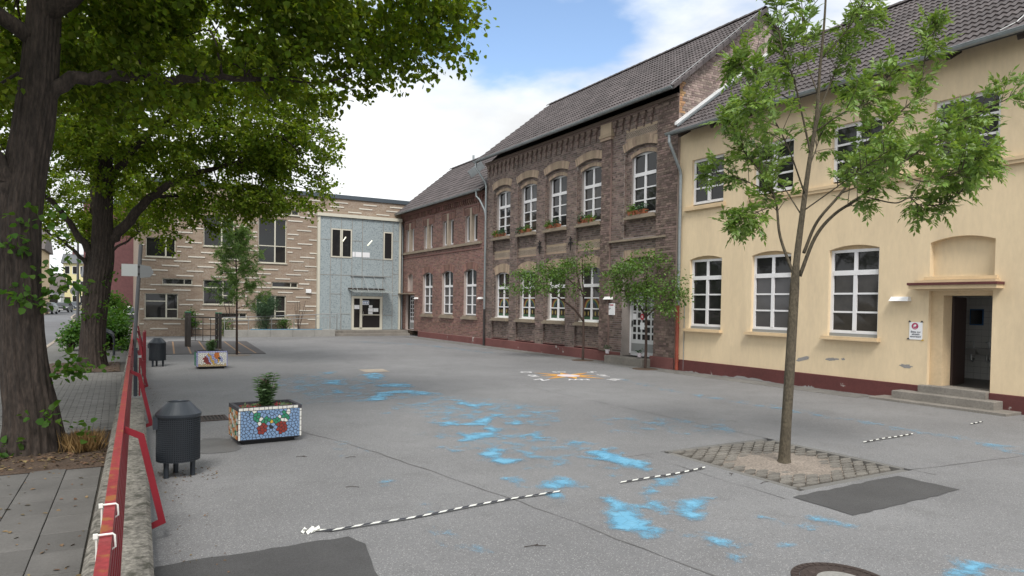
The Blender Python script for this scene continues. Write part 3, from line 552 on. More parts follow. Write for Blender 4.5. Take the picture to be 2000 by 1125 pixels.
PAINT=[(0.5,[(4.90,19.44),(5.53,19.71),(5.20,18.85),(4.84,18.86)]),
(0.7,[(4.23,16.65),(4.54,17.38),(4.96,17.31),(4.70,16.15),(4.47,16.46)]),
(0.7,[(4.13,15.54),(4.42,15.42),(4.38,14.79),(4.12,14.43),(4.07,14.99)]),
(0.6,[(5.81,18.50),(6.40,18.87),(6.44,17.97),(6.05,17.03),(5.57,16.87)]),
(0.6,[(5.41,16.08),(6.07,16.19),(6.33,15.49),(6.05,15.17),(5.30,15.47)]),
(0.7,[(4.31,13.35),(4.83,14.48),(5.56,14.95),(6.09,14.53),(6.12,13.58),(5.76,13.73),(5.35,14.26),(4.72,13.27)]),
(0.5,[(4.05,11.80),(4.32,11.93),(4.31,11.68),(4.14,11.63)]),
(0.7,[(5.87,12.52),(6.29,12.72),(6.25,11.76),(5.99,11.59),(5.88,12.07)]),
(0.9,[(4.46,10.61),(4.93,10.58),(4.98,10.29),(5.38,10.48),(5.92,10.96),(6.17,10.77),(5.72,10.44),(5.43,10.13),(5.26,9.39),(4.95,8.91),(4.64,8.97),(4.27,8.82),(4.28,8.97),(4.43,9.15),(4.50,9.65),(4.71,9.37),(5.05,9.49),(5.20,9.91),(4.65,10.23)]),
(0.8,[(5.66,9.91),(6.02,10.19),(6.08,9.94),(5.75,9.66)]),
(0.8,[(3.88,8.77),(4.00,8.64),(4.09,8.30),(3.88,8.26),(3.84,8.49)]),
(0.9,[(4.16,8.06),(4.48,8.41),(4.72,8.37),(4.61,8.05),(4.36,7.89),(4.51,7.56),(4.78,7.40),(4.32,7.34),(4.09,7.39),(4.08,7.64)]),
(0.5,[(5.38,8.97),(5.80,9.24),(5.79,8.87),(5.52,8.55),(5.30,8.66)]),
(0.5,[(5.45,8.34),(5.74,8.45),(6.15,8.09),(5.70,7.98)]),
(0.9,[(5.52,7.62),(5.80,7.63),(5.87,7.45),(5.86,7.17),(5.45,6.91),(5.45,7.17)]),
(0.8,[(3.84,6.85),(4.04,6.81),(4.00,6.57),(3.83,6.42),(3.84,6.65)]),
(0.9,[(3.99,6.38),(4.28,6.53),(4.55,6.55),(4.52,6.31),(4.41,6.08),(4.12,6.13),(3.97,6.21)]),
(0.7,[(3.82,5.98),(4.07,6.05),(4.18,5.97),(4.00,5.76),(3.84,5.67)]),
(0.35,[(2.50,7.32),(2.66,7.44),(2.78,7.13),(2.49,7.08)]),
(0.3,[(2.64,9.59),(2.91,9.62),(2.80,8.78),(2.58,8.69)]),
(0.35,[(2.64,6.25),(2.67,6.12),(2.59,5.74),(2.56,5.96)]),
(0.4,[(2.48,5.54),(2.58,5.43),(2.60,5.07),(2.72,4.90),(2.55,4.83),(2.41,4.76),(2.41,5.06)]),
(0.9,[(5.61,7.54),(5.97,7.68),(5.90,7.25),(5.87,6.56),(5.54,6.23),(5.52,6.60),(5.37,6.94)]),
(0.7,[(5.11,6.56),(5.33,6.63),(5.30,6.46),(5.03,6.25)]),
(0.85,[(5.05,5.81),(5.54,6.00),(5.91,5.99),(5.54,5.78),(5.19,5.65),(4.89,5.42),(4.78,5.04),(4.57,4.91),(4.56,5.15),(4.75,5.48)]),
(1,[(4.37,5.68),(4.49,5.61),(4.48,5.28),(4.26,4.71),(4.31,4.48),(4.09,4.47),(3.93,4.48),(3.96,4.66),(3.82,4.80),(3.83,5.00),(4.19,5.26)]),
(0.9,[(4.80,5.03),(5.12,5.21),(5.30,5.21),(5.49,5.11),(5.08,4.89),(4.75,4.60),(4.61,4.60),(4.66,4.79)]),
(0.7,[(4.21,4.43),(4.44,4.35),(4.66,3.96),(4.28,4.04),(4.35,4.21)]),
(0.9,[(4.31,3.85),(4.37,3.77),(4.23,3.66),(4.08,3.72),(4.22,3.72),(4.25,3.81)]),
(0.6,[(5.39,4.57),(5.39,4.31),(5.44,4.04),(5.26,4.09),(5.24,4.31)]),
(0.8,[(5.57,4.21),(5.83,4.23),(5.98,4.04),(5.92,3.82),(5.80,3.92),(5.70,4.07),(5.51,4.00),(5.47,4.09)]),
(1,[(5.15,3.77),(5.22,3.70),(5.13,3.51),(5.05,3.58)]),
(0.8,[(4.86,3.85),(4.99,3.81),(4.91,3.74),(4.81,3.79)]),
(0.9,[(5.48,2.84),(5.96,2.92),(6.14,2.64),(5.83,2.65),(5.67,2.62),(5.37,2.78)])]
for k, (dn, P) in enumerate(PAINT): paint(P, dn*.95, .05 if P[0][1] < 12 else .09, .0075+.0004*(k % 3))
paint([(11.85,14.8),(11.5,13),(11.25,10.6),(11.4,8.6),(11.35,6.8),(11.1,4.6),(11.7,4.6),(11.75,6.8),(11.8,8.6),(11.6,10.6),(11.8,13),(12.1,14.8)], .30, .1, .007, .3)
paint([(10.1,34),(12.5,31),(13.1,24.7),(13.6,24.7),(13.0,31.2),(10.6,34.4)], .28, .15, .007, .35)
for P, dn in (([(4.2,7.2),(6.1,6.6),(6.0,8.6),(5.2,10.4),(4.0,9.6)],.22),([(4.6,10.2),(6.6,9.4),(7.6,11.2),(6.2,13.8),(4.6,12.6)],.24),([(3.2,13.5),(5.8,13.2),(6.4,16.5),(4.4,19.2),(3.2,17.5)],.20),([(6.8,8.4),(8.6,7.4),(9.4,8.6),(7.6,10.2)],.16)): paint(P, dn, .12, .0066, .5)
# compass rose
cx, cy = 11.17, 16.07; nd_ = Vector((-1.14,-.55,0)).normalized(); na = math.atan2(nd_.y, nd_.x)
rose = bpy.data.objects.new('compass_rose', None); COL.objects.link(rose); rose.parent = yard; ORG[rose.name] = Vector((0,0,0)); rose['label'] = 'yellow star compass rose with white letters painted on the asphalt'
for k in range(8):
    a = na-k*math.pi/4; Lr = 1.18 if k % 2 == 0 else .85; wd = .30; mb = MB()
    for sgn, mt in ((1,'paintyellow'),(-1,'paintorange')):
        mb = MB(); b_ = a+sgn*math.pi/8
        mb.quad((cx+math.cos(a)*.3,cy+math.sin(a)*.3,.006),(cx+math.cos(a)*Lr,cy+math.sin(a)*Lr,.006),(cx+math.cos(b_)*.40,cy+math.sin(b_)*.40,.006)); mk('ray', mb, M_[mt], rose)
    V, F = text_mesh(('N','NO','O','SO','S','SW','W','NW')[k], .50 if k % 2 == 0 else .34, .012)
    ro = a-math.pi/2; rr_ = 1.42 if k % 2 == 0 else 1.02
    mb = MB().add([(cx+math.cos(a)*rr_+x*math.cos(ro)-y*math.sin(ro), cy+math.sin(a)*rr_+x*math.sin(ro)+y*math.cos(ro), .0065) for x, y, z in V], F); mk('letter', mb, M_['paperwhite'], rose)
mk('centre_disc', MB().quad(*[(cx+math.cos(2*math.pi*i/24)*.33, cy+math.sin(2*math.pi*i/24)*.33, .0085) for i in range(24)]), M_['paintpink'], rose)
# drain grate and manhole cover
dg = thing('drain_grate', 'slotted iron drain grate in the asphalt between bin and blue mosaic planter', 'drain grate', (1.4,12.48,0))
mk('frame', MB().box(1.18,1.62,12.20,12.26,0,.012).box(1.18,1.62,12.70,12.76,0,.012).box(1.18,1.23,12.26,12.70,0,.012).box(1.57,1.62,12.26,12.70,0,.012), M_['castiron'], dg)
mk('pit', MB().quad((1.23,12.26,.003),(1.57,12.26,.003),(1.57,12.70,.003),(1.23,12.70,.003)), M_['black'], dg)
for i in range(6): mk('slat', MB().box(1.235+.058*i,1.263+.058*i,12.26,12.70,.003,.011), M_['castiron'], dg)
mc = thing('manhole_cover', 'round rusty manhole cover with pale concrete centre at the bottom edge', 'manhole cover', (4.64,3.10,0))
mk('ring', MB().lathe([(.35,0),(.35,.008),(.29,.008),(.29,.002)], (4.64,3.10,0), 40, False), M_['castiron'], mc)
mk('cover', MB().lathe([(.285,0),(.285,.007),(.17,.007)], (4.64,3.10,0), 40, False), M_['castiron'], mc)
mk('concrete_fill', MB().lathe([(.17,.003),(.17,.0075)], (4.64,3.10,0), 32), M_['concrete'], mc)
for k in range(36):
    a = 2*math.pi*k/36; mk('rib', MB().add([(4.64+math.cos(a+da)*r, 3.10+math.sin(a+da)*r, z) for z in (.007,.0115) for r, da in ((.295,-.05),(.34,-.045),(.34,.045),(.295,.05))], [(0,1,2,3),(4,5,6,7),(0,1,5,4),(1,2,6,5),(2,3,7,6),(3,0,4,7)]), M_['castiron'], mc)
for k in range(14):
    a = 2*math.pi*k/14; mk('stud', MB().lathe([(.03,.007),(.026,.011)], (4.64+math.cos(a)*.228,3.10+math.sin(a)*.228,0), 8), M_['castiron'], mc)

# ------------------------------------------------------------------ roofs
def tile_mesh(nm, mat, wd, ln):
    mb = MB(); n = 12; prof = [(wd*(i/n-.5), .021*math.sin(4*math.pi*i/n-.6)) for i in range(n+1)]
    tp = .042
    mb.add([(-.02, y, z+tp) for y, z in prof]+[(ln+.03, y, z+.004) for y, z in prof]+[(-.02, y, z-.0) for y, z in prof],
           [(i, i+1, n+2+i, n+1+i) for i in range(n)]+[(2*n+2+i, 2*n+3+i, i+1, i) for i in range(n)])
    return mb
def roof(parent, xe, ze, slope, ya, yb, ridge_x, back_x, singles=0, tw=.30, tl=.345, key=None):
    """double pitched roof; eave xe facing -x, tiles as real geometry, the largest ones as objects of their own"""
    zr = ze+slope*(ridge_x-xe); ang = math.atan(slope); Ls = math.hypot(ridge_x-xe, zr-ze)
    zb_ = zr-slope*(back_x-ridge_x)
    slab = MB().prism([(xe,ya,ze-.10),(ridge_x,ya,zr-.10),(back_x,ya,zb_-.10),(back_x,ya,zb_-.03),(ridge_x,ya,zr-.02),(xe,ya,ze-.02)], (0,yb-ya,0))
    rf = mk('roof', slab, M_['darkroom'], parent)
    rows = int(Ls/tl); cols = int((yb-ya)/tw); tw2 = (yb-ya)/cols; tl2 = Ls/rows; src = tile_mesh('t', None, tw2+.012, tl2)
    c, s = math.cos(ang), math.sin(ang); pos = []
    for r in range(rows):
        for k in range(cols):
            pos.append((xe+c*tl2*r, ya+tw2*(k+.5), ze+s*tl2*r, (r*37+k*11) % 7))
    pos.sort(key=key or (lambda p: p[1])); me = mesh_of('roof_tile', src, M_['tile1'], False); q = Matrix.Rotation(-ang, 4, 'Y')
    for x, y, z, h in pos[:singles]:
        o = link('roof_tile', me, rf); o.matrix_local = Matrix.Translation(Vector((x,y,z))-org(parent)) @ q @ Matrix.Rotation(random.uniform(-.01,.01),4,'Z')
    base = np.array(src.V); big = MB(); rest = pos[singles:]
    if rest:
        rot = np.array([[c,0,-s],[0,1,0],[s,0,c]]); bl = base @ rot.T
        V = np.concatenate([bl+np.array((x,y,z+random.uniform(-.004,.004))) for x, y, z, h in rest]); nv = len(base)
        big.V = [tuple(v) for v in V]; big.F = [tuple(i+k*nv for i in f) for k in range(len(rest)) for f in src.F]
        mk('roof_tiles', big, M_['tile'], rf, 'stuff')
    rg = MB(); y = ya
    while y < yb-.05:
        n = 6; pr = [(ridge_x+.13*math.cos(math.pi*i/n), zr+.01+.10*math.sin(math.pi*i/n)) for i in range(n+1)]; ye = min(y+.42, yb)
        rg.add([(x, y, z) for x, z in pr]+[(x*.98+ridge_x*.02, ye+.02, z-.012) for x, z in pr], [(i, i+1, n+2+i, n+1+i) for i in range(n)]); y += .40
    mk('ridge_tiles', rg, M_['tile'], rf)
    bs = MB().quad((ridge_x,ya,zr+.01),(ridge_x,yb,zr+.01),(back_x,yb,zb_+.01),(back_x,ya,zb_+.01)); mk('rear_slope', bs, M_['tile'], rf)
    return rf, zr, zb_
def gutter(parent, x, z, ya, yb, r=.075):
    n = 8; mb = MB(); pr = [(x-r*math.cos(math.pi*i/n), z-r*math.sin(math.pi*i/n)) for i in range(n+1)]
    mb.add([(a, ya, b) for a, b in pr]+[(a, yb, b) for a, b in pr], [(i, i+1, n+2+i, n+1+i) for i in range(n)]+[tuple(range(n+1)), tuple(range(n+1, 2*n+2))])
    mb.tube([(x-r,ya,z+.005),(x-r,yb,z+.005)], .011, 6)
    return mk('gutter', mb, M_['zinc'], parent)
def downpipe(parent, pts, r=.05, mat='zinc', name='downpipe', rings=()):
    mb = MB(); mb.tube(pts, r, 10)
    for z in rings: mb.lathe([(r*1.16,-.02),(r*1.16,.02)], (pts[-1][0], pts[-1][1], z), 10)
    return mk(name, mb, M_[mat], parent, smooth=False)

# ------------------------------------------------------------------ yellow building
YB = thing('plastered_building', 'two storey yellow plastered building with dark tiled roof and oxblood plinth', 'building', (15.5,11,0))
PY = Pl('x', 15.5); wy = [(15.76,14.46),(13.35,12.05),(10.93,9.62)]; wu = wy+[(8.46,7.15)]
ops = [Op(b, a, 1.36, 3.50, .10) for a, b in wy]+[Op(b, a, 5.16, 6.60) for a, b in wu]
nic = Op(7.17,8.46,2.77,3.52,.11); door = Op(7.19,8.46,.36,2.46)
mb = MB(); wall(mb, PY, 4.0, 16.30, .36, 7.75, ops+[nic, door], 0, .16)
mb.quad((15.66,7.17,2.77),(15.66,8.46,2.77),(15.66,8.46,3.66),(15.66,7.17,3.66))
# far side and ends close the block; unseen opening added to light the washroom
mb.quad((24.2,4,0),(24.2,16.3,0),(24.2,16.3,7.9),(24.2,4,7.9)); wall(mb, Pl('y',4.0), 15.5, 24.2, 0, 7.8, [Op(15.98,18.3,.9,3.15)], 0, .1); mb.quad((15.5,4,7.75),(24.2,4,7.9),(19.8,4,10.85))
mk('wall', mb, M_['yellow'], YB)
pm = MB()
for a, b in ((8.60,16.30),(4.0,7.19)): pm.bbox(15.462,15.52,a,b,0,.36,.012)
mk('plinth', pm, M_['plinth'], YB)
for i, (a, b) in enumerate(wy):
    window(PY, YB, b, a, 1.44, 3.50, .10, 2, 3, 2.93, 2, .07, .09, .045, glass=('glass','blind','dimroom')[i]); mk('head_panel', MB().box(15.62,15.66,b,a,3.50,3.62), M_['sill'], YB)
    mk('sill', MB().box(15.36,15.52,b-.08,a+.13,1.27,1.305).box(15.38,15.52,b-.06,a+.11,1.305,1.36), M_['sill'], YB)
    mk('sill_profile', MB().box(15.58,15.62,b,a,1.36,1.44), M_['kick'], YB)
for a, b in wu:
    window(PY, YB, b, a, 5.22, 6.60, .09, 2, 3, None, 2, .075, .11, .05)
for i, (a, b) in enumerate(wu[:1]): mk('sill', MB().box(15.40,15.52,b-.10,a+.24,5.03,5.10).box(15.42,15.52,b-.08,a+.22,5.10,5.155), M_['sill'], YB)
mk('sill_band', MB().box(15.42,15.52,4.0,13.5,4.98,5.05).box(15.40,15.52,4.0,13.5,5.05,5.12), M_['sill'], YB)
for z0, z1, x in ((2.70,2.77,15.44),): mk('niche_sill', MB().box(x,15.60,7.10,8.55,z0,z1), M_['sill'], YB)
cn = mk('canopy', MB().box(15.22,15.52,7.00,8.76,2.50,2.58), M_['sill'], YB); mk('canopy_edge', MB().box(15.19,15.52,6.98,8.78,2.581,2.635), M_['plinth'], cn); mk('canopy_top', MB().box(15.30,15.52,7.06,8.68,2.636,2.69), M_['sill'], cn)
rv = MB().box(15.60,15.94,8.20,8.46,.36,2.46).box(15.60,15.94,7.19,7.24,.36,2.46).box(15.60,15.94,7.24,8.20,2.36,2.46); mk('door_reveal', rv, M_['sill'], YB)
# washroom behind the open door
wr = MB(); wr.quad((15.9,4.05,.36),(20.2,4.05,.36),(20.2,9.6,.36),(15.9,9.6,.36)); mk('washroom_floor', wr, M_['floor_in'], YB)
wr = MB().quad((18.35,4.05,.36),(18.35,9.6,.36),(18.35,9.6,3.2),(18.35,4.05,3.2)).quad((15.9,9.6,.36),(18.35,9.6,.36),(18.35,9.6,3.2),(15.9,9.6,3.2)).quad((15.9,4.05,3.2),(18.35,4.05,3.2),(18.35,9.6,3.2),(15.9,9.6,3.2)).quad((15.942,4.05,.36),(15.942,7.19,.36),(15.942,7.19,3.2),(15.942,4.05,3.2)).quad((15.942,8.46,.36),(15.942,9.6,.36),(15.942,9.6,3.2),(15.942,8.46,3.2))
mk('washroom_wall', wr, M_['tilejoint'], YB)
tl = mesh_of('wall_tile', MB().bbox(-.0735,.0735,-.0735,.0735,0,.006,.002), M_['tilewhite'])
for i in range(9):
    for j in range(18):
        o = link('wall_tile', tl, YB); o.rotation_euler = (0, R(-90), 0); o.location = Vector((18.348, 8.2+.152*i, .44+.152*j))-org(YB)
mk('open_door', MB().bar((15.98,8.20,1.355),(16.92,8.41,1.355),1.97,.045,(.22,-.97,0)), M_['brown_door'], YB)
for i in range(3):
    y = 9.22-.34*i; bs = MB().add([(18.0,y-.16,1.14),(18.34,y-.16,1.14),(18.34,y+.16,1.14),(18.0,y+.16,1.14),(18.12,y-.13,.98),(18.34,y-.13,.98),(18.34,y+.13,.98),(18.12,y+.13,.98)], [(0,1,2,3),(4,5,6,7),(0,1,5,4),(1,2,6,5),(2,3,7,6),(3,0,4,7)])
    b_ = mk('washbasin', bs, M_['ceramic'], YB); mk('tap', MB().tube([(18.30,y,1.14),(18.30,y,1.30),(18.16,y,1.28)], .018, 6), M_['steel'], b_); mk('waste_pipe', MB().tube([(18.2,y,.98),(18.2,y,.84),(18.26,y,.80),(18.32,y,.86),(18.345,y,.86)], .022, 6), M_['steel'], b_)
mk('mirror', MB().box(18.32,18.334,8.72,8.98,1.72,2.06), M_['mirror'], YB); mk('mirror_frame', MB().box(18.3345,18.341,8.69,9.01,1.69,2.09), M_['blue'], YB)
# steps to the washroom
stp = MB().bbox(14.86,15.50,6.60,9.38,0,.055,.008); mk('step', stp, M_['steps'], YB); mk('step', MB().bbox(15.10,15.50,6.93,9.0,.055,.225,.012), M_['steps'], YB); mk('step', MB().bbox(15.34,15.94,7.195,8.56,.225,.385,.012), M_['steps'], YB)
rfY, zrY, zbY = roof(YB, 14.98, 7.47, .726, 4.2, 16.27, 19.75, 24.6, 300, .30, .345, key=lambda p: (p[1] < 6.3+(p[0]-15)*.45, p[1]*1.0+(p[0]-15)*.35))
gutter(YB, 14.96, 7.47, 4.2, 16.36)
for i in range(9):
    y = 15.9-1.32*i
    mk('rafter', MB().prism([(15.04,y-.05,7.40),(15.5,y-.05,7.74),(15.5,y-.05,7.52),(15.10,y-.05,7.30)], (0,.10,0)), M_['darkwood'], YB)
mk('soffit', MB().quad((15.0,4.2,7.435),(15.5,4.2,7.80),(15.5,16.25,7.80),(15.0,16.25,7.435)), M_['sill'], YB)
mk('verge_flashing', MB().prism([(15.22,16.19,7.86),(19.7,16.19,11.11),(19.7,16.19,11.02),(15.22,16.19,7.77)], (0,.09,0)), M_['zincw'], YB)
mk('verge_gutter', MB().prism([(15.22,16.10,7.76),(19.7,16.10,11.01),(19.7,16.10,10.95),(15.22,16.10,7.70)], (0,.08,0)), M_['zinc'], YB)
mk('lightning_rod', MB().tube([(14.92,6.95,7.53),(15.25,6.8,7.72),(15.75,6.6,8.2)], .012, 5).tube([(15.75,6.6,8.2),(16.8,6.55,8.95)], .008, 5), M_['steel'], YB)
downpipe(YB, [(14.96,16.22,7.42),(14.96,16.22,7.18),(15.05,16.2,7.0),(15.38,16.16,6.35),(15.42,16.16,6.2),(15.42,16.16,2.05)], .05, rings=(5.2,3.4,2.2))
downpipe(YB, [(15.40,16.16,2.08),(15.40,16.16,.02)], .058, 'redpipe', 'standpipe', (1.35,.5,.4,.3))
mk('conductor_wire', MB().tube([(15.47,15.93,2.2),(15.47,15.93,.03)], .012, 6), M_['zinc'], YB)
def wall_lamp(pl, parent, u, z, w_=.42):
    mb = MB(); h = .10; a = u-w_/2; b = u+w_/2
    mb.add([pl.p(a,z,0),pl.p(b,z,0),pl.p(b,z,-.16),pl.p(a,z,-.16),pl.p(a+.02,z+h,0),pl.p(b-.02,z+h,0),pl.p(b-.02,z+h,-.09),pl.p(a+.02,z+h,-.09)], [(0,1,2,3),(4,5,6,7),(0,1,5,4),(1,2,6,5),(2,3,7,6),(3,0,4,7)])
    return mk('wall_lamp', mb, M_['lamp'], parent)
wall_lamp(PY, YB, 9.06, 2.235, .44)
for k, (u, z, su, sz, sd_) in enumerate([(11.62,.72,.42,.07,4),(10.78,.77,.36,.04,5),(8.93,.76,.34,.05,9),(10.47,.80,.10,.03,2)]):
    rr = random.Random(sd_); n = 18; pts = []
    for i in range(n):
        a = 2*math.pi*i/n; q = rr.uniform(.6,1.1); pts.append((15.497, u+math.cos(a)*su/2*q*1.1+.1*sz*math.sin(3*a), z+math.sin(a)*sz*q+math.cos(a)*sz*.5*(-1 if k < 2 else .2)))
    mk('bare_render_patch', MB().quad(*pts), M_['plaster_grey'], YB)
for y0, y1, h, sd_ in ((15.85,15.2,.055,1),(14.3,12.4,.10,2),(11.6,11.2,.07,3),(12.15,12.0,.13,6)):
    rr = random.Random(sd_); n = 14; pts = [(15.459, y0, .002)]+[(15.459, y0+(y1-y0)*i/n, rr.uniform(.2,1)*h*math.sin(math.pi*(i+.5)/(n+1))) for i in range(n+1)]+[(15.459, y1, .002)]
    mk('bare_plinth_patch', MB().quad(*pts), M_['plaster_grey'], YB)

# ------------------------------------------------------------------ tall brick building
TB = thing('tall_brick_building', 'tall dark purple brown brick school building with ochre window arches', 'building', (15.5,23,0))
PT = Pl('x', 15.5); cs = [27.97,25.69,23.41,21.13]; c5 = 18.14; A0, A1, ZT = 16.30, 29.45, 8.80
rec = [Op(c-.82, c+.82, .42, 7.44, .14) for c in cs]+[Op(17.36,19.04,4.42,7.44,.14), Op(17.36,19.04,.27,4.0,.0)]
mb = MB(); wall(mb, PT, A0, A1, .26, ZT, rec, 0, .10)
wl, wu_ = [], []
for c in cs: wl.append(Op(c-.63, c+.63, 1.38, 3.40, .13)); wu_.append(Op(c-.63, c+.63, 5.17, 7.20, .12))
w5 = Op(c5-.63, c5+.63, 5.17, 7.20, .12); dr = Op(17.50,19.04,.27,2.50)
for c, a, b in zip(cs, wl, wu_): wall(mb, PT, c-.82, c+.82, .42, 7.60, [a, b], .10, .16)
wall(mb, PT, 17.36, 19.04, 4.42, 7.60, [w5], .10, .16); wall(mb, PT, 17.36, 19.04, .26, 4.0, [dr], .10, .34)
mb.quad((15.5,29.45,0),(24,29.45,0),(24,29.45,8.8),(15.5,29.45,8.8)); mb.quad((24,16.3,0),(24,29.45,0),(24,29.45,8.5),(24,16.3,8.5)); mb.quad((15.5,29.45,8.8),(24,29.45,8.5),(19.15,29.45,12.2))
mk('wall', mb, M_['mortar'], TB)
bm = MB(); brick_mesh(bm, PT, brick_list(A0, A1, .40, ZT, rec, seed=1))
for c, a, b in zip(cs, wl, wu_): brick_mesh(bm, PT, brick_list(c-.82, c+.82, .42, 7.58, [a, b], seed=int(c)), .10)
brick_mesh(bm, PT, brick_list(17.36, 19.04, 4.42, 7.58, [w5], seed=5), .10); brick_mesh(bm, PT, brick_list(17.36, 19.04, .36, 4.0, [dr], seed=6), .10)
# proud pilasters either side of the entrance bay
for a, b in ((19.75,20.28),(16.31,17.28)):
    brick_mesh(bm, Pl('x',15.42), brick_list(a, b, .40, 8.05 if a > 19 else ZT, [], seed=int(a)))
# reveals of the recesses, brick by brick
for o in rec[:5]:
    for u in (o.u1-.004,):
        z = .45 if o.z0 < 1 else 4.45; r_ = 0
        while z < 7.3:
            bm.box(15.503, 15.6 if r_ % 2 else 15.565, u-.006, u+.012, z, z+.065); z += .077; r_ += 1
mk('brickwork', bm, M_['tallbrick'], TB, 'stuff')
pl_ = MB()
for a, b in ((19.75,20.28),(16.31,17.28)): pl_.box(15.424, 15.51, a, b, .38, 8.05 if a > 19 else ZT)
mk('pilaster_core', pl_, M_['tallbrick'], TB)
pm = MB()
for a, b in ((19.10,29.45),(16.31,17.45)): pm.bbox(15.40 if b < 18 else 15.462,15.52,a,b,0,.38,.02)
for c in cs: pm.box(15.50,15.62,c-.82,c+.82,0,.43)
mk('plinth', pm, M_['plinth2'], TB)
for k, o in enumerate(wl+wu_+[w5]):
    ar = MB(); up_ = k >= 4
    if up_:
        r_ = rec[k-4]; voussoirs(ar, PT, r_, .30, 26, 0, .016); voussoirs(ar, PT, o, .13, 22, .10, .012)
    else: voussoirs(ar, PT, o, .40, 24, .10, .014)
    mk('arch', ar, M_['tan'], TB)
ar = MB(); voussoirs(ar, PT, Op(17.42,19.0,3.45,3.62,.10), .36, 26, .10, .09); mk('arch', ar, M_['tan'], TB)
def frieze(u0, u1, z0, d):
    f = mk('frieze', MB().box(15.5+d-.012,15.5+d+.02,u0,u1,z0,z0+.09).box(15.5+d-.012,15.5+d+.02,u0,u1,z0+.31,z0+.40), M_['tan'], TB)
    g = MB().box(15.5+d-.004,15.5+d+.02,u0,u1,z0+.09,z0+.31); mk('lattice_ground', g, M_['lattice'], f)
    lt = MB(); n = int((u1-u0)/.085)
    for i in range(n+2):
        for s in (-1, 1):
            a = u0+(u1-u0)*(i+.5)/n-.5*(u1-u0)/n; b = a+s*.22
            a2, b2 = max(u0, min(u1, a)), max(u0, min(u1, b))
            if abs(b2-a2) > .03:
                za = z0+.09+.22*(abs(a2-a)/.22); zb2 = z0+.09+.22*(abs(b2-a)/.22); lt.bar((15.5+d-.008,a2,za),(15.5+d-.008,b2,zb2),.022,.016,(1,0,0))
    mk('lattice', lt, M_['stonelt'], f)
for c in cs: frieze(c-.80, c+.80, 4.13, .10)
frieze(17.38, 18.98, 7.80, 0.)
mk('string_course', MB().box(15.38,15.52,16.8,19.74,4.30,4.36), M_['stone'], TB)
for k, c in enumerate(cs):
    for o, nm in ((wl[k], 'low'), (wu_[k], 'up')):
        window(PT, TB, o.u0, o.u1, o.z0+.04, o.z1+o.rise, .20, 2, 3, o.z0+1.42, 2, .07, .09, .045, glass=('glass','dimroom','glass','dimroom')[k] if nm == 'up' else 'dimroom')
        mk('sill', MB().box(15.36,15.62,o.u0-.14,o.u1+.14,o.z0-.13,o.z0-.05).box(15.40,15.70,o.u0-.06,o.u1+.06,o.z0-.05,o.z0+.01), M_['stone'], TB)
    mk('window_ledge', MB().box(15.55,15.70,wl[k].u0,wl[k].u1,wl[k].z0+.01,wl[k].z0+.04), M_['whiteplastic'], TB)
window(PT, TB, w5.u0, w5.u1, w5.z0+.04, w5.z1+w5.rise, .18, 2, 3, w5.z0+1.42, 2, .07, .09, .045)
mk('sill', MB().box(15.36,15.62,17.36,18.92,5.04,5.12).box(15.40,15.70,17.45,18.83,5.12,5.175), M_['stone'], TB)
# paper rainbows and tulips on the ground floor windows
for o in wl:
    dd = 15.5+.20+.028
    for zc, kind in ((o.z0+.50, 'r'),):
        for r0, mt in ((.52,'rb_red'),(.46,'rb_yel'),(.40,'rb_grn'),(.34,'rb_blu')):
            c = (o.u0+o.u1)/2; n = 14; mb = MB()
            for i in range(n):
                a0, a1 = math.pi*i/n, math.pi*(i+1)/n
                mb.quad(*[(dd-.001*r0, c+math.cos(a)*r, zc+math.sin(a)*r*.95) for a, r in ((a0,r0),(a1,r0),(a1,r0-.06),(a0,r0-.06))])
            mk('paper_rainbow', mb, M_[mt], TB)
    mk('paper_meadow', MB().quad((dd-.002,o.u0+.08,o.z0+.12),(dd-.002,o.u1-.08,o.z0+.12),(dd-.002,o.u1-.08,o.z0+.22),(dd-.002,o.u0+.08,o.z0+.22)), M_['rb_grn'], TB)
    for i in range(5):
        u = o.u0+.18+.225*i; n = 10; mk('paper_tulip', MB().quad(*[(dd-.003, u+math.cos(2*math.pi*j/n)*.045, o.z0+.34+math.sin(2*math.pi*j/n)*.09) for j in range(n)]), M_['tulip'], TB)
# entrance door
dl = mk('door', MB().box(15.89,15.94,17.54,19.02,.28,2.46), M_['doorgrey'], TB)
for i in range(5):
    for j in range(6):
        u = 18.80-.245*i; z = .86+.255*j
        mk('pane', MB().box(15.884,15.889,u-.075,u+.075,z,z+.185), M_['glass'], dl)
mk('kick_plate', MB().box(15.884,15.889,17.58,18.96,.43,.72), M_['kick'], dl); mk('handle', MB().box(15.85,15.884,18.90,18.93,1.30,1.52), M_['black'], dl)
mk('door_frame', MB().box(15.86,15.96,19.0,19.04,.36,2.50).box(15.86,15.96,17.50,17.54,.36,2.50).box(15.86,15.96,17.54,19.0,2.462,2.50), M_['white'], TB)
for u, z, h in ((18.80,1.62,.21),(18.12,1.64,.21)):
    mk('notice', MB().box(15.878,15.882,u-.09,u+.09,z-.06,z+h-.06), M_['paper'], dl)
no = mk('notice', MB().box(15.878,15.882,18.28,18.50,1.22,1.46), M_['paper'], dl); mk('red_roundel', MB().quad(*[(15.874,18.39+math.cos(2*math.pi*i/18)*.095,1.66+math.sin(2*math.pi*i/18)*.115) for i in range(18)]), M_['signred'], dl); mk('roundel_symbol', MB().quad((15.872,18.36,1.62),(15.872,18.42,1.63),(15.872,18.43,1.70),(15.872,18.38,1.72)), M_['paper'], dl)
mk('door_bell', MB().box(15.585,15.60,19.08,19.16,1.38,1.55), M_['anthracite'], TB)
mk('threshold_step', MB().bbox(15.06,15.90,17.40,19.45,0,.27,.015), M_['steps'], TB)
wall_lamp(PT, TB, 19.76, 2.26, .40)
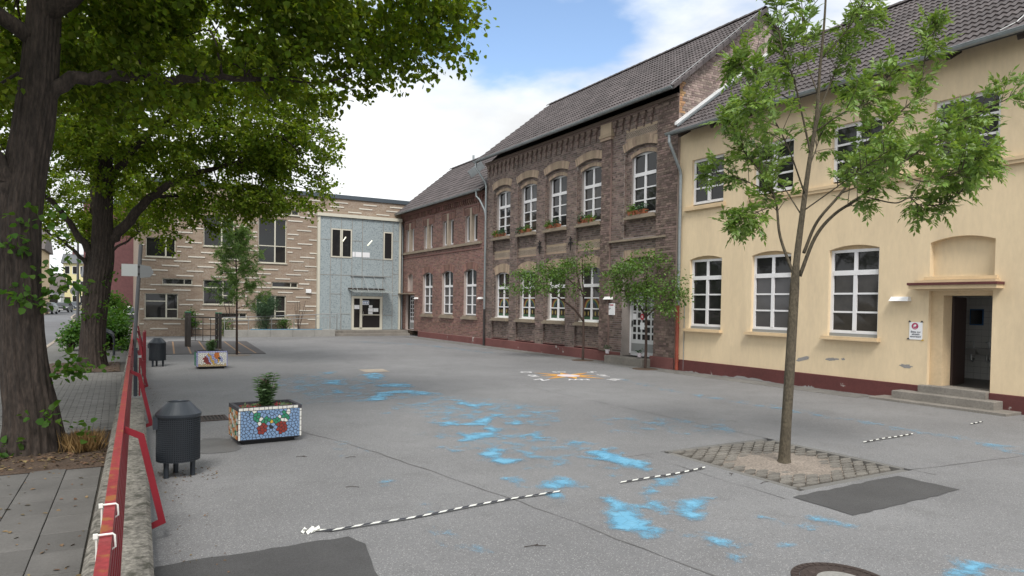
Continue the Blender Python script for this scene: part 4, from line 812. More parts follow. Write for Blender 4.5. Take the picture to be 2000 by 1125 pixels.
# corbel frieze under the eaves
cm = mesh_of('corbel', MB().box(-.10,.0,-.075,.075,.26,.34).box(-.075,.0,-.10,.10,.34,.42).box(-.09,.0,-.13,.13,.42,.50).box(-.055,.0,-.05,.05,.12,.26).box(-.03,.0,-.03,.03,0,.12), M_['tallbrick'])
y = 16.9
while y < 29.3:
    if not (19.62 < y < 20.4): place('corbel', cm, (15.498,y,8.15), TB)
    y += .385
mk('corbel_table', MB().box(15.39,15.52,17.29,29.40,8.65,8.72).box(15.34,15.52,16.31,29.42,8.72,8.82), M_['tallbrick'], TB)
mk('pilaster_cap', MB().box(15.37,15.52,19.70,20.33,8.05,8.15).box(15.34,15.52,19.66,20.37,8.15,8.26).box(15.37,15.52,19.70,20.33,8.26,8.65), M_['tan'], TB)
rfT, zrT, zbT = roof(TB, 14.98, 8.93, .80, 16.12, 29.75, 19.12, 24.4, 0)
gutter(TB, 14.97, 8.92, 16.15, 29.85); mk('soffit', MB().quad((15.0,16.2,8.86),(15.5,16.2,9.25),(15.5,29.7,9.25),(15.0,29.7,8.86)), M_['darkwood'], TB)
downpipe(TB, [(14.97,29.66,8.86),(14.97,29.66,8.6),(15.06,29.6,8.45),(15.36,29.40,7.9),(15.40,29.38,7.75),(15.40,29.38,1.75)], .05, rings=(7.2,6.0,4.0,2.6)); downpipe(TB, [(15.40,29.38,1.78),(15.40,29.38,.02)], .056, 'tar', 'standpipe')
# gable wall above the neighbouring roof: single bricks
gp = Pl('y', 16.30); gw = MB(); gw.quad((15.42,16.305,0),(24,16.305,0),(24,16.305,8.4),(19.12,16.305,12.15),(15.42,16.305,9.15)); mk('gable_wall', gw, M_['mortarp'], TB)
gb = mesh_of('brick', MB().bbox(-.5,.5,-.5,.5,0,1,.02), M_['gablebrick']); gq = mesh_of('brick', MB().bbox(-.5,.5,-.5,.5,0,1,.02), M_['tanq']); gn = 0; gl_ = []
for a, b, z, zt, pr in brick_list(15.43, 19.3, 7.9, 12.0, [], seed=11):
    um = (a+b)/2
    if zt < 8.93+.80*(um-14.98)-.06 and z > 7.86+.726*(um-15.22)-.02 and gn >= 295: gl_.append((a, b, z, zt, pr))
    elif zt < 8.93+.80*(um-14.98)-.06 and z > 7.86+.726*(um-15.22)-.02:
        o = link('brick', gq if (a < 15.5 and zt > 8.25) else gb, TB); o.rotation_euler = (R(90), 0, 0); o.scale = (b-a, zt-z, pr+.006); o.location = Vector((um, 16.307, (z+zt)/2))-org(TB); gn += 1
gbm = MB(); brick_mesh(gbm, Pl('y',16.303), gl_); mk('gable_brickwork', gbm, M_['gablebrick2'], TB, 'stuff')
mk('verge_wire', MB().tube([(14.95,16.2,9.0),(19.0,16.2,12.22)], .012, 5), M_['steel'], TB)
vt = MB()
for i in range(14): vt.prism([(14.98+.295*i,16.06,8.93+.236*i+.05),(15.29+.295*i,16.06,9.17+.236*i+.05),(15.29+.295*i,16.06,9.17+.236*i-.10),(14.98+.295*i,16.06,8.93+.236*i-.10)], (0,.055,0))
mk('verge_tiles', vt, M_['tile'], TB)
for y in (22.27,24.55):
    an = MB().tube([(15.46,y,4.2),(15.46,y,4.75)], .022, 6).tube([(15.46,y-.14,4.42),(15.46,y-.10,4.52),(15.46,y,4.46),(15.46,y+.10,4.52),(15.46,y+.14,4.42)], .02, 6).tube([(15.46,y-.10,4.66),(15.46,y,4.60),(15.46,y+.10,4.66)], .02, 6)
    mk('wall_anchor', an, M_['black'], TB)

# ------------------------------------------------------------------ low brick building
LB = thing('low_brick_building', 'lower red brown brick wing with narrow paired upper windows', 'building', (15.7,35.5,0))
PL = Pl('x', 15.7); gl = [(36.42,37.86),(33.64,35.08),(30.84,32.28)]; ul = [(39.34,40.62),(36.50,37.78),(33.66,35.06),(30.82,32.22)]
gops = [Op(a, b, 1.40, 3.68, .14) for a, b in gl]; uops = [Op(a, b, 5.22, 6.55, .06) for a, b in ul]; ldr = Op(39.2,40.6,.36,2.52); lni = Op(39.45,40.3,2.75,3.70,.12)
mb = MB(); wall(mb, PL, 29.45, 41.6, .33, 7.66, gops+uops+[ldr,lni], 0, .17); mb.quad((15.85,39.4,2.7),(15.85,40.4,2.7),(15.85,40.4,3.9),(15.85,39.4,3.9))
mb.quad((24,29.45,0),(24,41.6,0),(24,41.6,7.2),(24,29.45,7.2)); mb.quad((15.7,41.6,0),(24,41.6,0),(24,41.6,7.4),(19.2,41.6,10.8),(15.7,41.6,7.66))
mk('wall', mb, M_['mortarp'], LB)
bm = MB(); brick_mesh(bm, PL, brick_list(29.47, 41.55, .35, 7.5, gops+uops+[ldr,lni], seed=21)); mk('brickwork', bm, M_['lowbrick'], LB, 'stuff')
for o in gops:
    ar = MB(); voussoirs(ar, PL, o, .36, 24, 0, .018); mk('arch', ar, M_['lowbrick'], LB)
    window(PL, LB, o.u0, o.u1, 1.44, 3.84, .13, 2, 3, 2.98, 2, .07, .09, .05, glass='blind')
    mk('sill', MB().box(15.58,15.72,o.u0-.16,o.u1+.16,1.22,1.32).box(15.62,15.84,o.u0-.05,o.u1+.05,1.32,1.41), M_['stone'], LB)
for o in uops:
    c = (o.u0+o.u1)/2
    mk('mullion', MB().box(15.66,15.84,c-.11,c+.11,5.20,6.95), M_['stonelt'], LB)
    window(PL, LB, o.u0, c-.115, 5.26, 6.60, .12, 1, 1, None, 1, .07, .0, .0); window(PL, LB, c+.115, o.u1, 5.26, 6.60, .12, 1, 1, None, 1, .07, .0, .0)
    hd = MB().box(15.66,15.715,o.u0-.22,o.u1+.22,7.02,7.09).box(15.665,15.715,o.u0-.22,o.u0-.14,6.62,7.02).box(15.665,15.715,o.u1+.14,o.u1+.22,6.62,7.02); mk('hood_mould', hd, M_['lowbrick'], LB)
    ar = MB(); voussoirs(ar, PL, Op(o.u0, c-.12, 6.55, 6.6, .05), .28, 9, 0, .016); voussoirs(ar, PL, Op(c+.12, o.u1, 6.55, 6.6, .05), .28, 9, 0, .016); mk('arch', ar, M_['lowbrick'], LB)
mk('string_course', MB().box(15.58,15.72,30.3,41.5,5.04,5.12).box(15.62,15.72,30.3,41.5,5.12,5.17), M_['stone'], LB); mk('string_brick', MB().box(15.655,15.72,30.3,41.5,4.80,4.86), M_['lowbrick'], LB)
dm = MB(); y = 30.2
while y < 41.4: dm.box(15.60,15.71,y,y+.115,7.22,7.44); dm.box(15.64,15.71,y+.02,y+.095,7.14,7.22); y += .235
mk('dentils', dm, M_['lowbrick'], LB, 'stuff'); mk('cornice', MB().box(15.56,15.72,29.5,41.55,7.44,7.53).box(15.50,15.72,29.5,41.58,7.53,7.62), M_['lowbrick'], LB)
mk('plinth', MB().bbox(15.655,15.72,29.5,38.45,0,.33,.02), M_['plinth2'], LB)
ld = mk('door', MB().box(15.98,16.03,39.22,40.58,.40,2.50), M_['white'], LB)
for i in range(4):
    for j in range(6): mk('pane', MB().box(15.974,15.979,39.34+.30*i,39.54+.30*i,.95+.25*j,1.14+.25*j), M_['glass'], ld)
mk('kick_plate', MB().box(15.974,15.979,39.3,40.5,.45,.80), M_['kick'], ld)
mk('canopy', MB().box(15.30,15.72,39.1,41.2,2.56,2.62), M_['stone'], LB); wall_lamp(PL, LB, 38.75, 2.27, .42); wall_lamp(PL, LB, 30.28, 2.27, .42)
rfL, zrL, zbL = roof(LB, 15.18, 7.62, .83, 29.50, 41.65, 19.15, 24.3, 0)
gutter(LB, 15.16, 7.60, 29.62, 41.75)
downpipe(LB, [(15.16,29.95,7.55),(15.16,29.95,7.3),(15.28,29.8,7.1),(15.42,29.55,6.6),(15.44,29.46,6.3)], .05); downpipe(LB, [(15.16,41.45,7.55),(15.25,41.3,7.35),(15.55,41.05,6.9),(15.60,41.05,6.7),(15.60,41.05,.35)], .055)
sk = mk('skylight', MB().bar((16.55,33.4,8.93),(17.35,33.4,9.59),.62,.05,(0,1,0)), M_['zinc'], rfL); mk('skylight_glass', MB().bar((16.60,33.4,9.005),(17.22,33.4,9.52),.46,.03,(0,1,0)), M_['zincw'], sk)
mk('snow_hook', MB().bar((17.0,31.1,9.26),(17.35,31.1,9.55),.06,.02,(0,1,0)), M_['zincw'], rfL); mk('vent_pipe', MB().tube([(19.1,38.2,10.9),(19.1,38.2,11.25)], .07, 8), M_['zinc'], rfL)

# ------------------------------------------------------------------ modern building
MBD = thing('modern_school_building', 'modern flat roofed brick school building with pale brick bands and glass entrance box', 'building', (8,41.2,0))
PM = Pl('y', 41.2); F_ = 41.2
ML = [(1.26,2.69,4.27,5.30,'v'),(4.07,5.64,4.99,6.70,'q'),(4.87,6.38,4.30,4.58,'s'),(6.94,8.50,4.20,6.76,'q2'),(7.72,9.20,7.04,7.34,'s'),(2.05,3.53,2.80,3.14,'s'),(4.07,5.66,1.76,3.12,'m'),(7.70,9.18,2.80,3.12,'s'),(1.23,2.83,.97,2.32,'m'),(6.84,8.50,.99,2.32,'m2'),(4.89,6.35,.96,1.29,'s')]
mops = [Op(a, b, z0, z1) for a, b, z0, z1, t in ML]
mb = MB(); wall(mb, PM, .97, 17, 0, 8.26, mops, 0, .14)
for p in (((.97,41.2),(.97,58)),((.97,58),(24,58)),((24,58),(24,42))): mb.quad((*p[0],0),(*p[1],0),(*p[1],8.26),(*p[0],8.26))
mk('wall', mb, M_['modern_brick'], MBD)
mk('parapet', MB().box(.90,24.1,41.12,58.1,8.262,8.50), M_['parapet'], MBD)
for a, b, z0, z1, t in ML:
    kw = dict(q=dict(xs=[0,.6,1], rows=[[0,.62,1],[0,.62,1]]), q2=dict(xs=[0,.6,1], rows=[[0,.38,1],[0,.38,1]]), v=dict(xs=[0,.68,1], rows=1), s=dict(xs=[0,.74,1], rows=1), m=dict(xs=[0,.65,1], rows=[[0,.70,1],[0,.36,1]]), m2=dict(xs=[0,.65,1], rows=[[0,.70,1],[0,.30,1]]))[t]
    window(PM, MBD, a, b, z0, z1, .07, fw_=.045, mid=.075 if t != 's' else .035, bar=.05, frame='cream', **kw)
    mk('sill', MB().box(a-.05,b+.05,41.14,41.22,z0-.05,z0), M_['cream'], MBD)
# pale brick bands, each its own piece
bmsh = mesh_of('pale_band', MB().box(-.5,.5,-.035,.0,-.032,.032), M_['modern_lime']); rr = random.Random(4)
z = .42; row = 0
while z < 8.2:
    x = .97+((row*.58) % 1.75)-1.2
    while x < 16:
        a, b = max(x, .99), min(x+.84, 16.2)
        clear = all(not (a < o.u1+.06 and b > o.u0-.06 and z+.05 > o.z0-.08 and z-.05 < o.z1+.04) for o in mops)
        if b-a > .2 and not clear:      # shorten the band at an opening
            for o in mops:
                if z+.05 > o.z0-.08 and z-.05 < o.z1+.04:
                    if a < o.u0 < b: b = o.u0-.06
                    elif a < o.u1 < b: a = o.u1+.06
                    elif a >= o.u0 and b <= o.u1: b = a
        if b-a > .18 and not (a > 10.0 and z < 7.45 and b < 16.5): 
            o_ = link('pale_band', bmsh, MBD); o_.scale = (b-a, 1, 1); o_.location = Vector(((a+b)/2, 41.204, z))-org(MBD)
        elif b-a > .18 and a < 10.0 < b and z < 7.45:
            o_ = link('pale_band', bmsh, MBD); o_.scale = (10.05-a, 1, 1); o_.location = Vector(((a+10.05)/2, 41.204, z))-org(MBD)
        x += 1.76+rr.uniform(-.08,.08)
    z += .262; row += 1
mk('bulkhead_lamp', MB().bbox(9.63,9.93,41.08,41.2,2.52,2.73,.02), M_['lamp'], MBD)
# glass entrance box
PB = Pl('y', 40.95); bx = mk('entrance_box', MB().box(10.25,10.40,40.93,41.19,.33,7.12).box(15.34,15.46,40.93,41.19,.33,7.12).box(10.20,15.5,40.86,41.19,7.12,7.30).box(10.40,15.34,41.10,41.19,.33,7.12), M_['cream'], MBD)
vx = [10.40,11.02,11.67,12.33,12.97,14.30,14.93,15.34]
hz = {0:[.33,1.29,3.64,5.75,7.12],1:[.33,2.49,3.64,4.68,6.42,7.12],2:[.33,1.29,3.64,4.68,6.42,7.12],3:[2.40,3.64,5.75,7.12],4:[2.40,3.64,4.68,7.12],5:[.33,1.22,3.64,4.68,6.42,7.12],6:[.33,2.47,3.82,5.89,7.12]}
for i in range(7):
    zs = hz[i]
    for z0, z1 in zip(zs, zs[1:]):
        if i in (1,2) and z0 == 4.68: continue
        if i == 5 and z0 == 4.68: continue
        mk('glass_panel', MB().box(vx[i]+.012, vx[i+1]-.012, 40.975, 41.0, z0+.012, z1-.012), M_['printed_glass'], bx)
mk('panel_rails', MB().box(10.40,15.34,41.0,41.05,.33,7.12), M_['kick'], bx)
jn = MB()
for i in range(1, 7): jn.box(vx[i]-.018, vx[i]+.018, 40.960, 40.985, .33 if i not in (4,) else 2.4, 7.12)
for i in range(7):
    for z in hz[i][1:-1]: jn.box(vx[i]+.012, vx[i+1]-.012, 40.962, 40.985, z-.016, z+.016)
mk('joint_strips', jn, M_['concrete'], bx)
for a, b in ((11.05,11.66),(11.68,12.31),(14.32,14.91)): window(PB, bx, a, b, 4.70, 6.42, .0, 1, 1, None, 1, .07, 0, 0, 'cream')
for a, b, z in ((11.95,.10,5.75),): mk('ceiling_light', MB().bar((11.76,40.972,5.68),(11.94,40.972,5.96),.05,.006,(0,1,0)), M_['tube'], bx)
mk('ceiling_light', MB().bar((13.30,40.968,5.52),(13.58,40.968,5.84),.05,.006,(0,1,0)), M_['tube'], bx)
for a, b in ((12.36,12.50),(12.54,12.92),(12.99,13.44)): mk('window_notice', MB().box(a,b,40.964,40.972,4.78,5.08), M_['paper'], bx)
# entrance door
ed = mk('entrance_door', MB().box(12.34,12.47,40.90,41.0,.33,2.38).box(14.12,14.27,40.90,41.0,.33,2.38).box(12.47,14.12,40.90,41.0,2.24,2.38).box(12.84,12.99,40.90,41.0,.40,2.24).box(12.47,14.12,40.90,41.0,.33,.46).box(12.99,14.12,40.92,41.0,1.22,1.27), M_['cream'], bx)
mk('pane', MB().quad((12.47,40.96,.46),(12.84,40.96,.46),(12.84,40.96,2.24),(12.47,40.96,2.24)), M_['glass'], ed); mk('pane', MB().quad((12.99,40.96,1.27),(14.12,40.96,1.27),(14.12,40.96,2.24),(12.99,40.96,2.24)), M_['glass'], ed); mk('pane', MB().quad((12.99,40.955,.46),(14.12,40.955,.46),(14.12,40.955,1.22),(12.99,40.955,1.22)), M_['glass'], ed)
for a, b, z0, z1 in ((12.50,12.82,1.60,1.84),(13.0,13.42,1.86,2.12),(13.42,13.64,1.68,1.84),(13.38,13.68,1.44,1.66),(13.70,14.02,1.44,1.66),(13.38,13.66,1.29,1.42)): mk('door_notice', MB().box(a,b,40.935,40.94,z0,z1), M_['paper'], ed)
mk('blue_plate', MB().box(13.03,13.39,40.930,40.934,1.90,2.09), M_['blue'], ed)
for k in range(3): mk('white_mark', MB().box(13.06+.11*k,13.14+.11*k,40.925,40.929,1.93,2.05), M_['paper'], ed)
mk('door_handle', MB().tube([(13.05,40.88,1.15),(13.05,40.88,1.45)], .015, 6).tube([(13.05,40.88,1.3),(13.05,40.95,1.3)], .01, 5), M_['steel'], ed)
cp = mk('glass_canopy', MB().prism([(12.12,40.95,2.80),(12.12,39.75,2.62),(12.12,39.75,2.60),(12.12,40.95,2.78)], (2.52,0,0)), M_['canopyglass'], bx)
mk('canopy_beam', MB().box(12.10,14.40,40.86,40.95,2.80,2.88), M_['darkwood'], cp); mk('rod_beam', MB().box(12.25,14.45,40.90,40.96,3.60,3.65), M_['kick'], cp)
for i in range(4):
    x = 12.36+.66*i; mk('tension_rod', MB().tube([(x,40.90,3.62),(x+.06,39.95,2.66)], .017, 6), M_['steel'], cp); mk('clamp', MB().box(x-.04,x+.04,40.80,40.86,2.82,2.88), M_['steel'], cp)
# platform, steps, ramp
for y0, z1 in ((39.70,.155),(40.02,.31)): mk('step', MB().bbox(10.98,15.64,y0,40.95,.0 if z1 < .2 else .155,z1,.01), M_['steps'], MBD)
mk('platform', MB().box(10.3,15.68,40.6,41.18,.311,.33), M_['steps'], MBD)
rs = mesh_of('ramp_panel', MB().bbox(-.595,.595,-.1,.1,0,.40,.012), M_['concrete'])
for i in range(5): place('ramp_wall_panel', rs, (5.55+1.2*i,39.62,0), MBD)
mk('ramp', MB().prism([(4.95,39.72,0),(11.0,39.72,.30),(11.0,39.72,0)], (0,1.2,0)), M_['concrete'], MBD)
mk('blue_ledge', MB().box(6.3,10.2,39.54,39.70,.403,.435), M_['lightblue'], MBD)
hr = MB().tube([(4.9,39.75,1.05),(11.2,39.75,1.32),(11.35,39.75,1.32),(11.35,39.75,.35)], .022, 6).tube([(4.9,39.75,.86),(11.2,39.75,1.12)], .016, 6)
for i in range(6): hr.tube([(5.0+1.22*i,39.75,.3),(5.0+1.22*i,39.75,1.06+.052*i)], .018, 6)
for i in range(5): hr.tube([(10.35+.2*i,39.75,.42),(10.35+.2*i,39.75,1.26)], .01, 5)
mk('handrail', hr, M_['steel'], MBD)
# neighbouring purple brick wing
PW = thing('purple_brick_wing', 'plain purple brick building wing behind the leafy bushes', 'building', (-.6,60,0))
mk('wall', MB().box(-2.2,2.6,59,72,0,9), M_['purple'], PW); mk('roof_edge', MB().box(-2.3,2.7,58.9,72.1,9.0,9.25), M_['parapet'], PW)
# ------------------------------------------------------------------ low wall and red fence
lw = thing('low_wall', 'low exposed aggregate concrete wall carrying the red fence', 'wall', (FX(12),12,0))
lm = MB(); n = 48; rr = random.Random(2)
V = []
for i in range(n+1):
    y = -3+43*i/n; x = FX(y)
    V += [(x-.2,y,-.02),(x-.2,y,.27+rr.uniform(-.006,.006)),(x-.17+rr.uniform(-.008,.008),y,.30),(x+.17+rr.uniform(-.008,.008),y,.30),(x+.2,y,.27+rr.uniform(-.006,.006)),(x+.2,y,-.02)]
lm.add(V, [(i*6+k, i*6+k+1, (i+1)*6+k+1, (i+1)*6+k) for i in range(n) for k in range(5)]+[(0,1,2,3,4,5), tuple(n*6+k for k in range(6))])
mk('wall_body', lm, M_['wallconc'], lw)
fe = thing('red_fence', 'long red steel fence rail with rusty worn top on the low wall', 'fence', (FX(8),8,.3))
RX = lambda y: -.112+.0213*y
def railseg(y0, y1):
    mk('top_rail', MB().add([(RX(y)+s*.023,y,z) for y in (y0,y1) for z, s in ((.965,-1),(1.0,-1),(1.0,1),(.965,1))], [(0,1,5,4),(1,2,6,5),(2,3,7,6),(3,0,4,7),(0,1,2,3),(4,5,6,7)]), M_['redtop'], fe)
    for k in range(6):
        z = .935-.045*k; mk('rail_bar', MB().add([(RX(y)+.012+.005*k+s*.012,y,z+q*.022) for y in (y0,y1) for s, q in ((-1,-1),(-1,1),(1,1),(1,-1))], [(0,1,5,4),(1,2,6,5),(2,3,7,6),(3,0,4,7),(0,1,2,3),(4,5,6,7)]), M_['red'], fe)
railseg(.4, 13.35); railseg(13.62, 38.2)
for k in range(7):
    y = 1.27+5.02*k; x = RX(y)
    pts = [(x+.02,y,.95),(x+.145,y,.885),(x+.30,y,.165),(x+.22,y,.135)]; bk = MB()
    q2 = [Vector((p[0], p[2])) for p in pts]; h = .025; Lf, Rt = [], []      # one flat bar, bent: mitred outline
    for i, p in enumerate(q2):
        n0 = (q2[i]-q2[i-1]).normalized() if i else (q2[1]-q2[0]).normalized(); n1 = (q2[i+1]-q2[i]).normalized() if i < 3 else n0
        e = (n0+n1).normalized(); nn_ = Vector((-e.y, e.x)); m_ = h/max(.35, nn_.dot(Vector((-n0.y, n0.x)))); Lf.append(p+nn_*m_); Rt.append(p-nn_*m_)
    for i in range(3): bk.add([(v.x, y+dy, v.y) for dy in (-.006,.006) for v in (Lf[i], Lf[i+1], Rt[i+1], Rt[i])], [(0,1,2,3),(7,6,5,4),(0,1,5,4),(2,3,7,6)]+([(3,0,4,7)] if i == 0 else [])+([(1,2,6,5)] if i == 2 else []))
    mk('bracket', bk, M_['red'], fe)
gpst = thing('gate_post', 'dark square gate post on a base plate between the red fence rails', 'post', (FX(13.48),13.48,.3))
mk('post', MB().box(FX(13.48)+.03,FX(13.48)+.09,13.45,13.51,.31,1.15), M_['anthracite'], gpst); mk('base_plate', MB().box(FX(13.48)-.02,FX(13.48)+.16,13.38,13.58,.30,.315), M_['steel'], gpst)
mk('latch_bar', MB().box(FX(13.48)+.11,FX(13.48)+.135,13.47,13.50,.315,1.36), M_['red'], gpst); mk('hinge', MB().box(FX(13.48)+.09,FX(13.48)+.15,13.46,13.50,.98,1.02), M_['steel'], gpst)
gt = thing('red_gate', 'narrow red steel gate leaf standing open beyond the dark gate post', 'gate', (.55,17.6,.05))
mk('gate_frame', MB().tube([(.50,17.3,.07),(.50,17.3,1.25),(.56,18.4,1.25),(.56,18.4,.07),(.50,17.3,.07)], .022, 6), M_['red'], gt)
for k in range(8): mk('gate_bar', MB().tube([(.505+.0065*k,17.42+.12*k,.08),(.505+.0065*k,17.42+.12*k,1.24)], .009, 5), M_['red'], gt)
mk('lock_box', MB().box(.47,.53,17.24,17.34,.30,.62), M_['red'], gt); mk('gate_foot', MB().box(.47,.53,17.27,17.33,.0,.08), M_['red'], gt); mk('gate_foot', MB().box(.53,.59,18.37,18.43,.0,.08), M_['red'], gt)
for k, (y, lb) in enumerate(((3.30,'nearest white cable tie round the red fence rail'),(3.78,'second white cable tie round the red fence rail'))):
    x = RX(y); mb = MB().tube([(x-.032,y,.90),(x-.032,y,1.006),(x-.026,y,1.012),(x+.026,y,1.012),(x+.034,y,1.004),(x+.036,y,.955),(x+.02,y,.945)], .0045, 6).box(x-.045,x-.028,y-.009,y+.009,1.0,1.018)
    tag(mk('cable_tie', mb, M_['whiteplastic']), lb, 'cable tie', 'cable ties on the fence')
# ------------------------------------------------------------------ litter bins
def litter_bin(loc, label):
    t = thing('litter_bin', label, 'litter bin', loc, 'litter bins'); x, y, z = loc; r = .225
    bm_ = MB(); nz_, na_ = 22, 64
    mk('liner', MB().lathe([(r-.012,.19),(r-.012,.70)], loc, 32), M_['black'], t, smooth=False)
    for j in range(nz_+1): 
        zz_ = .19+.505*j/nz_; bm_.lathe([(r-.008,zz_-.0045),(r+.002,zz_-.0045),(r+.002,zz_+.0045),(r-.008,zz_+.0045)], loc, na_, False)
    for k in range(na_):
        a = 2*math.pi*k/na_; c, s = math.cos(a), math.sin(a); tx, ty = -s*.0045, c*.0045
        bm_.add([(x+c*rr_+sg*tx, y+s*rr_+sg*ty, zz_) for zz_ in (.185,.70) for rr_, sg in ((r-.008,-1),(r+.003,-1),(r+.003,1),(r-.008,1))], [(0,1,5,4),(1,2,6,5),(2,3,7,6)])
    mk('mesh_basket', bm_, M_['binmesh'], t)
    mk('lid', MB().lathe([(r+.006,.675),(r+.014,.69),(r+.014,.715),(r+.004,.725),(.125,.838),(.118,.846),(.108,.846),(.104,.835),(.10,.76)], loc, 40, False), M_['anthracite'], t, smooth=False)
    mk('opening', MB().lathe([(.10,.775),(.099,.78)], loc, 24), M_['black'], t)
    mk('ash_tray', MB().box(x-r-.035,x-r+.06,y-.08,y+.08,.55,.69), M_['anthracite'], t)
    for a in (math.radians(215), math.radians(340), math.radians(95)): mk('leg', MB().lathe([(.028,0),(.028,.2)], (x+.155*math.cos(a), y+.155*math.sin(a), 0), 10), M_['anthracite'], t)
    return t
litter_bin((.60,8.58,0), 'near black mesh litter bin with domed lid beside the fence bracket'); litter_bin((1.02,22.8,0), 'far black litter bin close to the rubber play mat')
# ------------------------------------------------------------------ mosaic planters
def clipc(P, a, b):                                     # keep the half nearer to a
    m = ((a[0]+b[0])/2, (a[1]+b[1])/2); dx, dy = b[0]-a[0], b[1]-a[1]; out = []
    for p, q in zip(P, P[1:]+P[:1]):
        fp = (p[0]-m[0])*dx+(p[1]-m[1])*dy; fq = (q[0]-m[0])*dx+(q[1]-m[1])*dy
        if fp <= 0: out.append(p)
        if fp*fq < 0: t = fp/(fp-fq); out.append((p[0]+t*(q[0]-p[0]), p[1]+t*(q[1]-p[1])))
    return out
def mosaic(t, o, ex, ez, W_, H_, pick, n, seed, size=.03):
    """irregular tesserae over a W x H panel: Voronoi cells, shrunk, proud of the grout"""
    rr = random.Random(seed); pts = []; tries = 0
    while len(pts) < n and tries < n*40:
        p = (rr.uniform(0,W_), rr.uniform(0,H_)); tries += 1
        if all((p[0]-q[0])**2+(p[1]-q[1])**2 > (size*.8)**2 for q in pts): pts.append(p)
    nrm = Vector(ex).cross(Vector(ez)).normalized(); by = {}
    for p in pts:
        P = [(0,0),(W_,0),(W_,H_),(0,H_)]
        for q in sorted(pts, key=lambda q: (p[0]-q[0])**2+(p[1]-q[1])**2)[1:16]: P = clipc(P, p, q)
        if len(P) < 3: continue
        c = (sum(a for a, b in P)/len(P), sum(b for a, b in P)/len(P)); P = [(c[0]+(a-c[0])*.82, c[1]+(b-c[1])*.82) for a, b in P]
        by.setdefault(pick(*c), []).append(P)
    O = Vector(o); mx_ = 0
    for mt, lst in by.items():
        for P in lst:
            mb = MB().prism([O+Vector(ex)*a+Vector(ez)*b for a, b in P], nrm*.006); mk('tessera', mb, M_[mt], t)
def planter(loc, label, L, D, Hh, rz, picks, seed):
    t = thing('mosaic_planter', label, 'planter', loc, 'mosaic planters'); x, y, _ = loc
    ca, sa = math.cos(rz), math.sin(rz)
    def W3(a, b, z): return (x+a*ca-b*sa, y+a*sa+b*ca, z)
    sh = MB(); o_ = [(0,0),(L,0),(L,D),(0,D)]; i_ = [(.05,.05),(L-.05,.05),(L-.05,D-.05),(.05,D-.05)]; b_ = [(.05,.05),(L-.05,.05),(L-.05,D-.05),(.05,D-.05)]
    V = [W3(a,b,.045) for a,b in b_]+[W3(a,b,.07) for a,b in o_]+[W3(a,b,Hh) for a,b in o_]+[W3(a,b,Hh) for a,b in i_]+[W3(a,b,Hh-.09) for a,b in i_]
    F = [(0,1,2,3)]+[(k*4+i, k*4+(i+1) % 4, (k+1)*4+(i+1) % 4, (k+1)*4+i) for k in range(4) for i in range(4)]
    mk('shell', sh.add(V, F), M_['grout'], t)
    mk('base', MB().prism([W3(a,b,0) for a,b in ((.08,.08),(L-.08,.08),(L-.08,D-.08),(.08,D-.08))], (0,0,.045)), M_['black'], t)
    n = 12; sm = MB().add([W3(.05+(L-.1)*i/n, .05+(D-.1)*j/n, Hh-.05+random.uniform(-.015,.02)) for j in range(n+1) for i in range(n+1)], [(j*(n+1)+i, j*(n+1)+i+1, (j+1)*(n+1)+i+1, (j+1)*(n+1)+i) for j in range(n) for i in range(n)]); mk('soil', sm, M_['soil'], t)
    ex = Vector((ca,sa,0)); ey = Vector((-sa,ca,0)); ez = Vector((0,0,1)); rr = random.Random(seed)
    mosaic(t, W3(.03,0,.075), ex, ez, L-.06, Hh-.12, picks[0], 230, seed, .046)
    mosaic(t, W3(0,D-.03,.075), -ey, ez, D-.06, Hh-.12, picks[1], 60, seed+1, .05)
    a = .01
    while a < L-.05: b = min(a+rr.uniform(.05,.09), L-.01); mk('rim_tile', MB().prism([Vector(W3(a,0,Hh-.04)), Vector(W3(b-.008,0,Hh-.04)), Vector(W3(b-.008,0,Hh-.004)), Vector(W3(a,0,Hh-.004))], -ey*.007), M_[picks[2]], t); a = b
    for u in (.004, L-.03):
        z = .075
        while z < Hh-.06: b = min(z+rr.uniform(.05,.09), Hh-.045); mk('edge_tile', MB().prism([Vector(W3(u,0,z)), Vector(W3(u+.024,0,z)), Vector(W3(u+.024,0,b-.008)), Vector(W3(u,0,b-.008))], -ey*.007), M_[picks[2]], t); z = b
    return t
def butterfly(u, v):
    u = u/.81; v = v/.40; s = abs(u-.515)
    if s < .028 and .30 < v < .70: return 'm_yel' if v > .52 else 'm_dark'
    if ((s-.165)/.10)**2+((v-.34)/.20)**2 < 1: return 'm_red'
    if .03 < s < .31 and .50+(.12-s)*.2 < v < .62+s*1.25 and v < .97 and v > .50+max(0,s-.2)*1.6:
        q = s+(v-.5)*.45
        return 'm_white' if (.20 < q < .30 or q > .44) else 'm_green'
    return 'm_blue'
def fish(u, v):
    u = u/.76; v = v/.40
    if v < .16: return 'm_tan'
    if ((u-.66)/.10)**2+((v-.78)/.22)**2 < 1: return 'm_or'
    e = ((u-.48)/.31)**2+((v-.55)/.38)**2
    if e < 1:
        b = u-.25*(1-v); return 'm_red' if b < .22 else 'm_lav' if b < .31 else 'm_yel' if b < .39 else 'm_lav' if b < .52 else 'm_yel' if b < .60 else 'm_dark'
    if .74 < u < .84 and .35 < v < .72: return 'm_lav'
    return 'm_white'
planter((1.43,9.94,0), 'near mosaic planter, blue with red and green butterfly, holding a tall flowering herb', .87, .62, .52, R(3.5), (butterfly, lambda u, v: ('m_tan','m_tan','m_or','m_green','m_white')[int((u*13+v*29) % 5)] , 'm_white'), 3)
planter((1.97,21.45,0), 'far mosaic planter, white with colourful striped fish', .82, .62, .52, R(1.5), (fish, lambda u, v: 'm_green' if u < .4 else 'm_lav', 'm_lav'), 8)
